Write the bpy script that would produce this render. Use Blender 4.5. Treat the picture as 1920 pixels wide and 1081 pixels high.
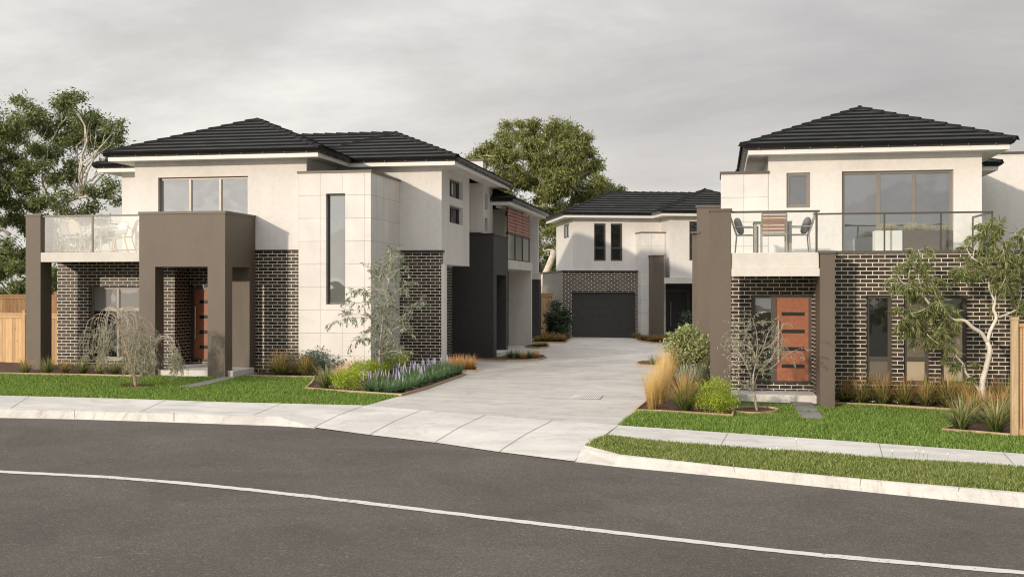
import bpy, bmesh, math, random
import numpy as np
from mathutils import Vector, Matrix
S = bpy.context.scene
C = S.collection
for o in list(bpy.data.objects): bpy.data.objects.remove(o)
random.seed(7); RNG = np.random.default_rng(7)

# ------------------------------------------------------------------ camera, sky, sun
F_PX, ZC = 2090.0, 2.3
TH = math.atan(388 / F_PX); CT, ST = math.cos(TH), math.sin(TH)
cam = bpy.data.cameras.new('camera'); cam.sensor_width = 36; cam.lens = F_PX / 1920 * 36
cam.clip_start = .1; cam.clip_end = 3000
co = bpy.data.objects.new('camera', cam); C.objects.link(co)
co.location = (0, 0, ZC); co.rotation_euler = (math.radians(90), 0, TH); S.camera = co

SUN_DIR = Vector((0.50, 1.0, -0.25)).normalized()
sl = bpy.data.lights.new('sun', 'SUN'); sl.energy = 2.75; sl.angle = math.radians(1.6); sl.color = (1.0, .85, .69)
so = bpy.data.objects.new('sun', sl); C.objects.link(so); so.rotation_euler = SUN_DIR.to_track_quat('-Z', 'Y').to_euler()

W = bpy.data.worlds.new('World'); S.world = W; W.use_nodes = True
nt = W.node_tree; nt.nodes.clear(); N = nt.nodes.new; L = nt.links.new
def mth(nt, op, a, b=None, c=None):
    n = nt.nodes.new('ShaderNodeMath'); n.operation = op
    for i, v in enumerate((a, b, c)):
        if v is None: continue
        if hasattr(v, 'default_value') or hasattr(v, 'is_linked'): nt.links.new(v, n.inputs[i])
        else: n.inputs[i].default_value = v
    return n.outputs[0]
def ramp(nt, fac, stops, interp='LINEAR'):
    n = nt.nodes.new('ShaderNodeValToRGB'); n.color_ramp.interpolation = interp
    while len(n.color_ramp.elements) < len(stops): n.color_ramp.elements.new(.5)
    for e, (p, c) in zip(n.color_ramp.elements, stops):
        e.position = p; e.color = (*c, 1) if len(c) == 3 else c
    nt.links.new(fac, n.inputs[0]); return n.outputs[0]
def mix(nt, fac, a, b, mode='MIX'):
    n = nt.nodes.new('ShaderNodeMix'); n.data_type = 'RGBA'; n.blend_type = mode
    for i, v in ((0, fac), (6, a), (7, b)):
        if hasattr(v, 'is_linked'): nt.links.new(v, n.inputs[i])
        elif isinstance(v, (int, float)): n.inputs[i].default_value = v if i == 0 else (v, v, v, 1)
        else: n.inputs[i].default_value = (*v, 1)
    return n.outputs[2]
def noise(nt, vec, scale, detail=4, rough=.55, dist=0):
    n = nt.nodes.new('ShaderNodeTexNoise'); n.inputs['Scale'].default_value = scale
    n.inputs['Detail'].default_value = detail; n.inputs['Roughness'].default_value = rough
    n.inputs['Distortion'].default_value = dist
    if vec is not None: nt.links.new(vec, n.inputs['Vector'])
    return n.outputs['Fac']
tc = N('ShaderNodeTexCoord'); sep = N('ShaderNodeSeparateXYZ'); L(tc.outputs['Generated'], sep.inputs[0])
zz = mth(nt, 'ADD', mth(nt, 'MAXIMUM', sep.outputs[2], 0.0), .22)
cb = N('ShaderNodeCombineXYZ'); L(mth(nt, 'DIVIDE', sep.outputs[0], zz), cb.inputs[0]); L(mth(nt, 'DIVIDE', sep.outputs[1], zz), cb.inputs[1])
cmp_ = N('ShaderNodeMapping'); L(cb.outputs[0], cmp_.inputs[0]); cmp_.inputs['Scale'].default_value = (.85, 1.25, 1)
cmp_.inputs['Rotation'].default_value = (0, 0, .25); cmp_.inputs['Location'].default_value = (3.1, .4, 0)
c1 = noise(nt, cmp_.outputs[0], 1.0, 9, .60, .25)
cl = ramp(nt, c1, [(.29, (.52, .505, .51)), (.41, (.60, .583, .58)), (.49, (.655, .638, .62)), (.56, (.73, .72, .705)), (.68, (.90, .88, .84))])
hz = ramp(nt, sep.outputs[2], [(0.0, (.74, .73, .70)), (.10, (.66, .65, .635)), (.20, (.64, .635, .63)), (.30, (.62, .62, .625)), (.55, (.92, .94, .97)), (.8, (1.35, 1.38, 1.42)), (1, (1.6, 1.64, 1.7))])
sk = N('ShaderNodeTexSky'); sk.sky_type = 'NISHITA'; sk.sun_disc = False
sk.sun_elevation = math.asin(-SUN_DIR.z); sk.sun_rotation = math.atan2(-SUN_DIR.x, -SUN_DIR.y)
mul = mix(nt, 1.0, cl, hz, 'MULTIPLY')
ts = N('ShaderNodeVectorMath'); ts.operation = 'DOT_PRODUCT'; L(tc.outputs['Generated'], ts.inputs[0]); ts.inputs[1].default_value = (-SUN_DIR.x, -SUN_DIR.y, -SUN_DIR.z)
dpos = mth(nt, 'MAXIMUM', ts.outputs['Value'], 0.0)          # the cloud deck is brighter on the sun's side
glow = mth(nt, 'ADD', mth(nt, 'MULTIPLY', mth(nt, 'POWER', dpos, 3.0), .45), mth(nt, 'MULTIPLY', mth(nt, 'POWER', dpos, 60.0), 1.1))
gl = mth(nt, 'ADD', mth(nt, 'ADD', 1.0, glow), mth(nt, 'MULTIPLY', mth(nt, 'MAXIMUM', sep.outputs[0], 0.0), -.78))
gcol = N('ShaderNodeCombineColor'); L(gl, gcol.inputs[0]); L(gl, gcol.inputs[1]); L(gl, gcol.inputs[2])
up = mix(nt, 1.0, mix(nt, 1.0, mul, 1.72, 'MULTIPLY'), gcol.outputs[0], 'MULTIPLY')
bg1 = N('ShaderNodeBackground'); L(up, bg1.inputs[0]); bg1.inputs[1].default_value = .97
bg2 = N('ShaderNodeBackground'); L(sk.outputs[0], bg2.inputs[0]); bg2.inputs[1].default_value = .06
ms = N('ShaderNodeMixShader'); ms.inputs[0].default_value = .06; L(bg1.outputs[0], ms.inputs[1]); L(bg2.outputs[0], ms.inputs[2])
wo = N('ShaderNodeOutputWorld'); L(ms.outputs[0], wo.inputs[0])
S.cycles.filter_width = 1.15
S.view_settings.view_transform = 'Standard'; S.view_settings.look = 'None'; S.view_settings.exposure = 0.0

# ------------------------------------------------------------------ projection helpers (photo pixel -> place)
def ray(x): u = (x - 960) / F_PX; return (-ST + u * CT, CT + u * ST)
def onY(x, Y): r = ray(x); d = Y / r[1]; return r[0] * d, d
def onX(x, X): r = ray(x); d = X / r[0]; return r[1] * d, d
def zat(y, d): return ZC - (y - 540.5) * d / F_PX
def atY(x, y, Y): X, d = onY(x, Y); return (X, Y, zat(y, d))
def zg(X, Y):
    X = min(max(X, -20), 12); Y = min(max(Y, 4), 56)
    return .03 - .019 * (X + 10) + .007 * (Y - 28)
def G(x, y, dz=0.0):           # pixel on the (slightly tilted) ground
    r = ray(x); d = 20.0
    for _ in range(30): d = F_PX * (ZC - zg(r[0] * d, r[1] * d) - dz) / (y - 540.5)
    return (r[0] * d, r[1] * d)
def GP(x, y, dz=0.0): X, Y = G(x, y, dz); return Vector((X, Y, zg(X, Y) + dz))

# ------------------------------------------------------------------ tagging and mesh helpers
def tag(o, label=None, cat=None, group=None, kind=None):
    if label: o['label'] = label
    if cat: o['category'] = cat
    if group: o['group'] = group
    if kind: o['kind'] = kind
    return o
def empty(name, loc=(0, 0, 0), rz=0, label=None, cat=None, group=None):
    o = bpy.data.objects.new(name, None); C.objects.link(o); o.location = loc; o.rotation_euler = (0, 0, rz)
    o.empty_display_size = .3
    return tag(o, label, cat, group)
def link(name, me, parent=None):
    o = bpy.data.objects.new(name, me); C.objects.link(o)
    if parent:
        o.parent = parent
        if parent.get('abs'): o.location = -Vector(parent.location)
    return o
def copy_tree(o, parent=None):
    c = o.copy(); C.objects.link(c)
    if parent: c.parent = parent
    for ch in list(o.children): copy_tree(ch, c)
    return c
class MB:
    def __init__(s): s.v = []; s.f = []; s.uv = {}
    def add(s, vs, fs):
        b = len(s.v); s.v += [tuple(p) for p in vs]; s.f += [tuple(b + i for i in f) for f in fs]; return s
    def box(s, x0, x1, y0, y1, z0, z1):
        if x0 > x1: x0, x1 = x1, x0
        if y0 > y1: y0, y1 = y1, y0
        if z0 > z1: z0, z1 = z1, z0
        return s.add([(x0,y0,z0),(x1,y0,z0),(x1,y1,z0),(x0,y1,z0),(x0,y0,z1),(x1,y0,z1),(x1,y1,z1),(x0,y1,z1)],
                     [(0,3,2,1),(4,5,6,7),(0,1,5,4),(1,2,6,5),(2,3,7,6),(3,0,4,7)])
    def bar(s, p, q, w, h=None):   # rectangular bar from p to q
        p, q = Vector(p), Vector(q); h = h or w; d = (q - p).normalized()
        a = d.cross(Vector((0, 0, 1)))
        if a.length < .01: a = Vector((1, 0, 0))
        a.normalize(); b = a.cross(d).normalized(); a = a * w / 2; b = b * h / 2
        return s.add([p-a-b, p+a-b, p+a+b, p-a+b, q-a-b, q+a-b, q+a+b, q-a+b], [(0,1,2,3),(7,6,5,4),(0,4,5,1),(1,5,6,2),(2,6,7,3),(3,7,4,0)])
    def tube(s, pts, rad, n=6):
        pts = [Vector(p) for p in pts]
        if not hasattr(rad, '__len__'): rad = [rad] * len(pts)
        b = len(s.v); up = None
        for i, p in enumerate(pts):
            d = (pts[min(i+1, len(pts)-1)] - pts[max(i-1, 0)]).normalized()
            if up is None:
                up = d.orthogonal().normalized()
            a = (up - d * up.dot(d)); a = a.normalized() if a.length > 1e-5 else d.orthogonal().normalized(); up = a; c = d.cross(a)
            for k in range(n):
                t = 2 * math.pi * k / n; s.v.append(tuple(p + (a * math.cos(t) + c * math.sin(t)) * rad[i]))
        for i in range(len(pts) - 1):
            for k in range(n):
                k2 = (k + 1) % n; s.f.append((b+i*n+k, b+i*n+k2, b+(i+1)*n+k2, b+(i+1)*n+k))
        s.f.append(tuple(b + k for k in reversed(range(n)))); e = b + (len(pts)-1) * n; s.f.append(tuple(e + k for k in range(n)))
        return s
    def build(s, name, m, parent=None, bevel=0, smooth=False):
        me = bpy.data.meshes.new(name); me.from_pydata(s.v, [], s.f)
        if smooth: me.polygons.foreach_set('use_smooth', [True] * len(me.polygons))
        me.materials.append(m); o = link(name, me, parent)
        if bevel:
            md = o.modifiers.new('bevel', 'BEVEL'); md.width = bevel; md.segments = 1; md.limit_method = 'ANGLE'
        return o
def np_mesh(name, V, Fc, m, parent=None, uv=None, do_link=True):
    V = np.asarray(V, dtype=np.float32); Fc = np.asarray(Fc, dtype=np.int32); k = Fc.shape[1]
    me = bpy.data.meshes.new(name); me.vertices.add(len(V)); me.vertices.foreach_set('co', V.ravel())
    me.loops.add(Fc.size); me.loops.foreach_set('vertex_index', Fc.ravel())
    me.polygons.add(len(Fc)); me.polygons.foreach_set('loop_start', np.arange(0, Fc.size, k, dtype=np.int32))
    me.polygons.foreach_set('loop_total', np.full(len(Fc), k, dtype=np.int32))
    if uv is not None:
        ul = me.uv_layers.new(name='UVMap'); ul.data.foreach_set('uv', np.asarray(uv, dtype=np.float32)[Fc.ravel()].ravel())
    me.update(); me.validate(); me.materials.append(m)
    return link(name, me, parent) if do_link else me

# ------------------------------------------------------------------ materials
def mat(name):
    m = bpy.data.materials.new(name); m.use_nodes = True; t = m.node_tree
    return m, t, t.nodes['Principled BSDF']
def tcoord(t, kind='Object'):
    n = t.nodes.new('ShaderNodeTexCoord'); return n.outputs[kind]
def bump(t, h, strength, dist, b):
    n = t.nodes.new('ShaderNodeBump'); n.inputs['Strength'].default_value = strength; n.inputs['Distance'].default_value = dist
    t.links.new(h, n.inputs['Height']); t.links.new(n.outputs[0], b.inputs['Normal'])
def simple(name, col, rough=.6, metal=0, var=.12, nscale=3.0, bumps=None, spec=None):
    m, t, b = mat(name); v = tcoord(t)
    n = noise(t, v, nscale, 5)
    c = ramp(t, n, [(.3, tuple(x * (1 - var) for x in col)), (.7, tuple(min(1, x * (1 + var)) for x in col))])
    t.links.new(c, b.inputs['Base Color']); b.inputs['Roughness'].default_value = rough; b.inputs['Metallic'].default_value = metal
    if spec is not None: b.inputs['Specular IOR Level'].default_value = spec
    if bumps: bump(t, noise(t, v, bumps[0], 3), bumps[1], bumps[2], b)
    return m
def wallvec(t, ox=0.0, oz=0.0):
    """(along the wall, height) in metres whichever way the wall faces"""
    n = t.nodes.new('ShaderNodeTexCoord'); s = t.nodes.new('ShaderNodeSeparateXYZ'); t.links.new(n.outputs['Object'], s.inputs[0])
    sn = t.nodes.new('ShaderNodeSeparateXYZ'); t.links.new(n.outputs['Normal'], sn.inputs[0])
    f = mth(t, 'GREATER_THAN', mth(t, 'ABSOLUTE', sn.outputs[0]), .6)
    u = mth(t, 'ADD', mth(t, 'MULTIPLY', f, s.outputs[1]), mth(t, 'MULTIPLY', mth(t, 'SUBTRACT', 1.0, f), s.outputs[0]))
    c = t.nodes.new('ShaderNodeCombineXYZ'); t.links.new(mth(t, 'ADD', u, ox), c.inputs[0]); t.links.new(mth(t, 'ADD', s.outputs[2], oz), c.inputs[1])
    return c.outputs[0], n.outputs['Object']
def brick_mat(name, ox=0.0, oz=0.0):
    m, t, b = mat(name); v, o3 = wallvec(t, ox, oz)
    br = t.nodes.new('ShaderNodeTexBrick'); t.links.new(v, br.inputs['Vector'])
    for k, x in (('Scale', 1), ('Mortar Size', .0075), ('Mortar Smooth', .1), ('Bias', 0), ('Brick Width', .263), ('Row Height', .09)): br.inputs[k].default_value = x
    br.offset = .5
    br.inputs['Color1'].default_value = (.022, .016, .010, 1); br.inputs['Color2'].default_value = (.080, .054, .030, 1)
    br.inputs['Mortar'].default_value = (.80, .78, .72, 1)
    n = noise(t, o3, 18, 4); c = mix(t, .5, br.outputs['Color'], mix(t, 1.0, br.outputs['Color'], ramp(t, n, [(.3, (.65,.65,.65)), (.7, (1.25,1.2,1.1))]), 'MULTIPLY'))
    t.links.new(c, b.inputs['Base Color'])
    t.links.new(ramp(t, br.outputs['Fac'], [(0, (.46,)*3), (1, (.9,)*3)]), b.inputs['Roughness']); b.inputs['Specular IOR Level'].default_value = .30
    h = mth(t, 'SUBTRACT', mth(t, 'MULTIPLY', n, .15), br.outputs['Fac']); bump(t, h, .6, .006, b)
    return m
M = {}
M['brick'] = brick_mat('dark_glazed_brick', 0.0, .02)
M['brick_right'] = brick_mat('dark_glazed_brick_right', -.056, .10)
def render_mat(name, col, stain=.07, grain=.35, rough=.88, spec=.3):
    m, t, b = mat(name); v = tcoord(t)
    mp = t.nodes.new('ShaderNodeMapping'); mp.inputs['Scale'].default_value = (1, 1, .35); t.links.new(v, mp.inputs[0])
    big = noise(t, mp.outputs[0], 1.1, 6, .62, .4); sm = noise(t, v, 9, 4)
    c = ramp(t, big, [(.25, tuple(x * (1 - stain * 1.6) for x in col)), (.5, col), (.78, tuple(min(1, x * (1 + stain * .6)) for x in col))])
    c = mix(t, .10, c, ramp(t, sm, [(.35, (.5,.5,.5)), (.6, (1,1,1))]), 'MULTIPLY')
    t.links.new(c, b.inputs['Base Color']); b.inputs['Roughness'].default_value = rough; b.inputs['Specular IOR Level'].default_value = spec
    bump(t, noise(t, v, 55, 3, .7), grain, .004, b)
    return m
M['white'] = render_mat('off_white_render', (.74, .715, .68))
M['brown'] = render_mat('taupe_render', (.118, .092, .068), .12, .6, .60, .62)
M['concrete_trim'] = render_mat('pale_concrete_trim', (.66, .63, .58), .10)
def panel_mat(name, ox, oz):
    m, t, b = mat(name); v, o3 = wallvec(t, ox, oz)
    br = t.nodes.new('ShaderNodeTexBrick'); t.links.new(v, br.inputs['Vector']); br.offset = 0; br.offset_frequency = 1
    for k, x in (('Scale', 1), ('Mortar Size', .0036), ('Mortar Smooth', .1), ('Brick Width', .605), ('Row Height', .603)): br.inputs[k].default_value = x
    br.inputs['Color1'].default_value = (.76, .735, .70, 1); br.inputs['Color2'].default_value = (.72, .70, .67, 1); br.inputs['Mortar'].default_value = (.30, .285, .27, 1)
    n = noise(t, o3, 1.4, 6, .6, .5)
    c = mix(t, 1.0, br.outputs['Color'], ramp(t, n, [(.3, (.88,.88,.89)), (.65, (1.03,1.02,1.0))]), 'MULTIPLY')
    t.links.new(c, b.inputs['Base Color']); b.inputs['Roughness'].default_value = .7
    bump(t, mth(t, 'SUBTRACT', 0.0, br.outputs['Fac']), .5, .01, b); return m
M['panel'] = panel_mat('cement_panels_left', 10.92, -1.73)
M['panel_right'] = panel_mat('cement_panels_right', -.0, -1.537 )
M['panel_back'] = panel_mat('cement_panels_back', 0.3, -1.2)
M['charcoal'] = simple('charcoal_paint', (.042, .041, .040), .7, 0, .1, 6)
M['bronze'] = simple('bronze_grey_metal', (.095, .084, .070), .42, .35, .06, 8)
M['frame'] = simple('window_frame_grey', (.24, .22, .19), .4, .3, .05, 8)
M['darkframe'] = simple('window_frame_dark', (.085, .078, .07), .4, .3, .05, 8)
M['gutter'] = simple('black_gutter', (.017, .016, .016), .28, .3, .1, 4)
M['cap'] = simple('bronze_coping', (.10, .086, .072), .5, .2, .08, 5)
M['fascia'] = simple('white_fascia', (.82, .80, .76), .5, 0, .03, 3)
M['darktrim'] = simple('black_trim', (.022, .021, .02), .5, 0, .1, 5)
M['orange'] = simple('terracotta_door', (.33, .118, .058), .5, 0, .14, 14, (90, .2, .002))
M['steel'] = simple('brushed_steel', (.62, .60, .57), .3, .9, .05, 20)
M['chair_grey'] = simple('grey_powder_coat', (.36, .34, .31), .45, .2, .05, 9)
M['cushion'] = simple('grey_cushion', (.16, .15, .14), .9, 0, .15, 20)
M['wood_slat'] = simple('timber_slats', (.34, .17, .10), .6, 0, .2, 10)
M['white_wicker'] = simple('white_wicker', (.80, .77, .72), .6, 0, .08, 60, (70, .6, .01))
M['rattan'] = simple('pale_rattan', (.62, .47, .30), .6, 0, .15, 40)
M['white_box'] = simple('white_planter', (.80, .79, .76), .5, 0, .03, 6)
M['dark_box'] = simple('grey_planter', (.12, .105, .09), .5, 0, .12, 3)
M['screen'] = simple('pink_timber_screen', (.42, .17, .13), .6, 0, .22, 6)
M['bark_red'] = simple('red_bark', (.46, .27, .20), .8, 0, .25, 20)
M['bark_white'] = None

def roof_mat():
    m, t, b = mat('charcoal_concrete_tile'); n = t.nodes.new('ShaderNodeTexCoord')
    br = t.nodes.new('ShaderNodeTexBrick'); t.links.new(n.outputs['UV'], br.inputs['Vector']); br.offset = .5
    for k, x in (('Scale', 1), ('Mortar Size', .004), ('Mortar Smooth', .2), ('Brick Width', .34), ('Row Height', .34)): br.inputs[k].default_value = x
    br.inputs['Color1'].default_value = (.020, .022, .023, 1); br.inputs['Color2'].default_value = (.030, .032, .031, 1); br.inputs['Mortar'].default_value = (.008, .008, .008, 1)
    ns = noise(t, n.outputs['Object'], 2.0, 5)
    c = mix(t, 1.0, br.outputs['Color'], ramp(t, ns, [(.3, (.75,.78,.8)), (.7, (1.25,1.22,1.15))]), 'MULTIPLY')
    t.links.new(c, b.inputs['Base Color']); b.inputs['Roughness'].default_value = .72; b.inputs['Specular IOR Level'].default_value = .3
    bump(t, noise(t, n.outputs['Object'], 60, 3), .25, .004, b); return m
M['roof'] = roof_mat()
def glass_mat(name, col, refl=.35, rough=.015, wav=.06):
    m, t, b = mat(name); t.nodes.remove(b); out = t.nodes['Material Output']
    d = t.nodes.new('ShaderNodeBsdfDiffuse'); d.inputs[0].default_value = (*col, 1)
    g = t.nodes.new('ShaderNodeBsdfGlossy'); g.inputs['Roughness'].default_value = rough; g.inputs[0].default_value = (.95, .97, 1, 1)
    bp = t.nodes.new('ShaderNodeBump'); bp.inputs['Strength'].default_value = wav; bp.inputs['Distance'].default_value = .2
    t.links.new(noise(t, tcoord(t), .9, 2), bp.inputs['Height']); t.links.new(bp.outputs[0], g.inputs['Normal'])
    lw = t.nodes.new('ShaderNodeLayerWeight'); lw.inputs[0].default_value = .35
    fac = mth(t, 'ADD', mth(t, 'MULTIPLY', lw.outputs['Fresnel'], .6), refl)
    mx = t.nodes.new('ShaderNodeMixShader'); t.links.new(mth(t, 'MINIMUM', fac, .9), mx.inputs[0]); t.links.new(d.outputs[0], mx.inputs[1]); t.links.new(g.outputs[0], mx.inputs[2])
    t.links.new(mx.outputs[0], out.inputs[0]); return m
M['glass'] = glass_mat('reflective_window_glass', (.03, .032, .032), .30)
M['glass_dark'] = glass_mat('dark_window_glass', (.014, .015, .014), .09)
M['glass_mid'] = glass_mat('shaded_window_glass', (.035, .037, .037), .2)
M['glass_blind'] = glass_mat('glass_over_grey_blind', (.28, .28, .28), .12)
M['glass_curtain'] = glass_mat('glass_over_beige_curtain', (.46, .39, .28), .10)  # beige reflection from across the street, painted into the pane colour
M['glass_curtain_dim'] = glass_mat('glass_over_dim_curtain', (.16, .14, .11), .12)  # dim curtain in the left window, painted dim reflection in the right ones
def clear_glass(name, refl=.10, tint=(.93, .96, .95)):
    m, t, b = mat(name); t.nodes.remove(b); out = t.nodes['Material Output']
    tr = t.nodes.new('ShaderNodeBsdfTransparent'); tr.inputs[0].default_value = (*tint, 1)
    g = t.nodes.new('ShaderNodeBsdfGlossy'); g.inputs['Roughness'].default_value = .02
    mx = t.nodes.new('ShaderNodeMixShader'); mx.inputs[0].default_value = refl; t.links.new(tr.outputs[0], mx.inputs[1]); t.links.new(g.outputs[0], mx.inputs[2])
    t.links.new(mx.outputs[0], out.inputs[0]); return m
M['clear'] = clear_glass('balustrade_glass', .055, (.96, .975, .965))
M['clear_left'] = clear_glass('hazy_balustrade_glass', .24, (1, .98, .94))  # raised reflectivity and warm tint imitate sun glow on the left balcony

def leaf_mat(name, cols, rough=.55, transl=.3, spec=.3):
    m, t, b = mat(name); g = t.nodes.new('ShaderNodeNewGeometry')
    c = ramp(t, g.outputs['Random Per Island'], [(i / (len(cols) - 1), c) for i, c in enumerate(cols)])
    t.links.new(c, b.inputs['Base Color']); b.inputs['Roughness'].default_value = rough; b.inputs['Specular IOR Level'].default_value = spec
    tr = t.nodes.new('ShaderNodeBsdfTranslucent'); t.links.new(mix(t, 1.0, c, (1.3, 1.35, .8), 'MULTIPLY'), tr.inputs[0])
    mx = t.nodes.new('ShaderNodeMixShader'); mx.inputs[0].default_value = transl; t.links.new(b.outputs[0], mx.inputs[1]); t.links.new(tr.outputs[0], mx.inputs[2])
    t.links.new(mx.outputs[0], t.nodes['Material Output'].inputs[0]); return m
def strap_mat(name, base, mid, tip, p=(.0, .45, .9)):
    m, t, b = mat(name); u = t.nodes.new('ShaderNodeUVMap'); s = t.nodes.new('ShaderNodeSeparateXYZ'); t.links.new(u.outputs[0], s.inputs[0])
    g = t.nodes.new('ShaderNodeNewGeometry')
    f = mth(t, 'ADD', s.outputs[1], mth(t, 'MULTIPLY', mth(t, 'SUBTRACT', g.outputs['Random Per Island'], .5), .75))
    c = ramp(t, f, [(p[0], base), (p[1], mid), (p[2], tip)])
    t.links.new(c, b.inputs['Base Color']); b.inputs['Roughness'].default_value = .5; b.inputs['Specular IOR Level'].default_value = .3
    tr = t.nodes.new('ShaderNodeBsdfTranslucent'); t.links.new(c, tr.inputs[0])
    mx = t.nodes.new('ShaderNodeMixShader'); mx.inputs[0].default_value = .3; t.links.new(b.outputs[0], mx.inputs[1]); t.links.new(tr.outputs[0], mx.inputs[2])
    t.links.new(mx.outputs[0], t.nodes['Material Output'].inputs[0]); return m
M['leaf_gum'] = leaf_mat('gum_leaves', [(.06, .08, .025), (.15, .175, .055), (.27, .285, .095), (.44, .44, .20)])
M['leaf_gum_dark'] = leaf_mat('dark_gum_leaves', [(.05, .07, .03), (.11, .14, .055), (.21, .235, .095), (.34, .36, .16)])
M['leaf_front'] = leaf_mat('front_gum_leaves', [(.06, .085, .03), (.15, .18, .06), (.27, .29, .11), (.42, .42, .19)])
M['leaf_grey'] = leaf_mat('grey_green_leaves', [(.11, .14, .10), (.22, .26, .19), (.34, .38, .30), (.46, .48, .40)])
M['leaf_grey2'] = leaf_mat('silvery_weeping_leaves', [(.16, .17, .11), (.30, .30, .21), (.44, .43, .33), (.56, .50, .42)])
M['leaf_lime'] = leaf_mat('lime_leaves', [(.17, .26, .02), (.30, .38, .04), (.42, .50, .06), (.50, .56, .10)])
M['leaf_blue'] = leaf_mat('blue_green_leaves', [(.05, .09, .075), (.10, .155, .13), (.17, .23, .20), (.24, .30, .27)])
M['leaf_cream'] = leaf_mat('cream_edged_leaves', [(.12, .16, .05), (.26, .30, .12), (.42, .44, .22), (.62, .60, .36)])
M['leaf_dark'] = leaf_mat('deep_green_leaves', [(.02, .035, .018), (.04, .065, .035), (.07, .10, .06), (.12, .15, .10)])
M['strap_red'] = strap_mat('red_tipped_straps', (.07, .115, .025), (.28, .31, .10), (.72, .40, .18), (0, .45, .95))
M['strap_green'] = strap_mat('green_straps', (.05, .09, .02), (.20, .25, .08), (.50, .44, .22))
M['strap_orange'] = strap_mat('orange_grass', (.34, .28, .09), (.72, .44, .15), (.88, .56, .28))
M['strap_gold'] = strap_mat('golden_grass', (.45, .33, .10), (.72, .53, .20), (.85, .62, .30))
M['strap_blue'] = strap_mat('silver_blue_straps', (.10, .17, .12), (.28, .36, .28), (.55, .60, .48))
M['strap_liriope'] = strap_mat('liriope_leaves', (.04, .09, .035), (.11, .21, .09), (.27, .38, .19))
M['strap_olive'] = strap_mat('olive_grass', (.10, .08, .02), (.24, .17, .05), (.36, .25, .09))
M['strap_pale'] = strap_mat('pale_seed_grass', (.28, .26, .13), (.50, .46, .28), (.66, .60, .42))
M['purple'] = simple('purple_flower', (.44, .41, .60), .8, 0, .25, 60)
M['bark_white'] = simple('cream_gum_bark', (.66, .60, .50), .7, 0, .2, 6, (30, .3, .01))
M['bark_grey'] = simple('pale_grey_bark', (.42, .37, .30), .8, 0, .3, 5)
M['bark_brown'] = simple('dark_bark', (.16, .12, .09), .85, 0, .3, 8)
M['flower_white'] = simple('white_flower', (.8, .8, .74), .8, 0, .05, 9)
M['flower_yellow'] = simple('yellow_flower', (.75, .62, .06), .8, 0, .05, 9)

def ground_mat(name, stops, scale, fine=60, rough=.92, bs=.5, bd=.01, streak=None, detail=6, crack=None):
    m, t, b = mat(name); v = tcoord(t)
    n1 = noise(t, v, scale, detail, .6, .3); n2 = noise(t, v, fine, 3, .7)
    c = ramp(t, n1, stops); c = mix(t, .30, c, ramp(t, n2, [(.3, (.45,.45,.45)), (.7, (1.35,1.35,1.35))]), 'MULTIPLY')
    c = mix(t, .8, c, ramp(t, noise(t, v, 1.6, 7, .7, 1.2), [(.34, (.80, .79, .78)), (.5, (1,1,1)), (.7, (1.06,1.05,1.03))]), 'MULTIPLY')
    if streak:
        mp = t.nodes.new('ShaderNodeMapping'); mp.inputs['Scale'].default_value = streak; t.links.new(v, mp.inputs[0])
        c = mix(t, .55, c, ramp(t, noise(t, mp.outputs[0], 1, 5, .6), [(.35, (.80,.80,.81)), (.62, (1.08,1.07,1.05))]), 'MULTIPLY')
    t.links.new(c, b.inputs['Base Color']); b.inputs['Roughness'].default_value = rough
    bump(t, mth(t, 'ADD', n2, mth(t, 'MULTIPLY', noise(t, v, fine * 2.3, 2), .6)), bs, bd, b); return m
def asphalt_mat():
    m, t, b = mat('asphalt'); v = tcoord(t)
    n1 = noise(t, v, .5, 7, .68, .5); vo = t.nodes.new('ShaderNodeTexVoronoi'); vo.inputs['Scale'].default_value = 75; t.links.new(v, vo.inputs['Vector'])
    n2 = noise(t, v, 130, 2, .7)
    sp = t.nodes.new('ShaderNodeSeparateColor'); t.links.new(vo.outputs['Color'], sp.inputs[0])
    c = ramp(t, n1, [(.3, (.080, .070, .059)), (.5, (.102, .090, .076)), (.70, (.128, .113, .096))])
    c = mix(t, .62, c, ramp(t, sp.outputs[0], [(.0, (.55,.55,.55)), (.6, (1,1,1)), (.86, (1.25,1.25,1.22)), (1, (2.6,2.5,2.3))]), 'MULTIPLY')
    c = mix(t, .35, c, ramp(t, n2, [(.3, (.5,.5,.5)), (.7, (1.5,1.5,1.5))]), 'MULTIPLY')
    # worn pale specks
    n3 = noise(t, v, .22, 3, .5); mp = t.nodes.new('ShaderNodeMapping'); mp.inputs['Scale'].default_value = (3.2, 7, 1); t.links.new(v, mp.inputs[0])
    n4 = noise(t, mp.outputs[0], 2.2, 3, .6)
    f = mth(t, 'MULTIPLY', mth(t, 'GREATER_THAN', n4, .69), mth(t, 'GREATER_THAN', n3, .50))
    c = mix(t, mth(t, 'MULTIPLY', f, .5), c, (.30, .28, .25))
    t.links.new(c, b.inputs['Base Color']); b.inputs['Roughness'].default_value = .86; b.inputs['Specular IOR Level'].default_value = .35
    bump(t, mth(t, 'ADD', vo.outputs['Distance'], n2), .7, .006, b); return m
M['asphalt'] = asphalt_mat()
M['drive'] = ground_mat('exposed_aggregate', [(.3, (.47, .435, .395)), (.7, (.60, .56, .515))], .5, 85, .85, .4, .004, (.5, 2.2, 1))
M['concrete'] = ground_mat('pale_concrete', [(.3, (.56, .53, .485)), (.7, (.72, .685, .635))], .6, 70, .85, .15, .003, (.6, 2.4, 1))
M['kerb'] = ground_mat('kerb_concrete', [(.3, (.58, .545, .49)), (.7, (.70, .66, .60))], .9, 50, .85, .2, .003, (3.5, .6, 1))
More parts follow.
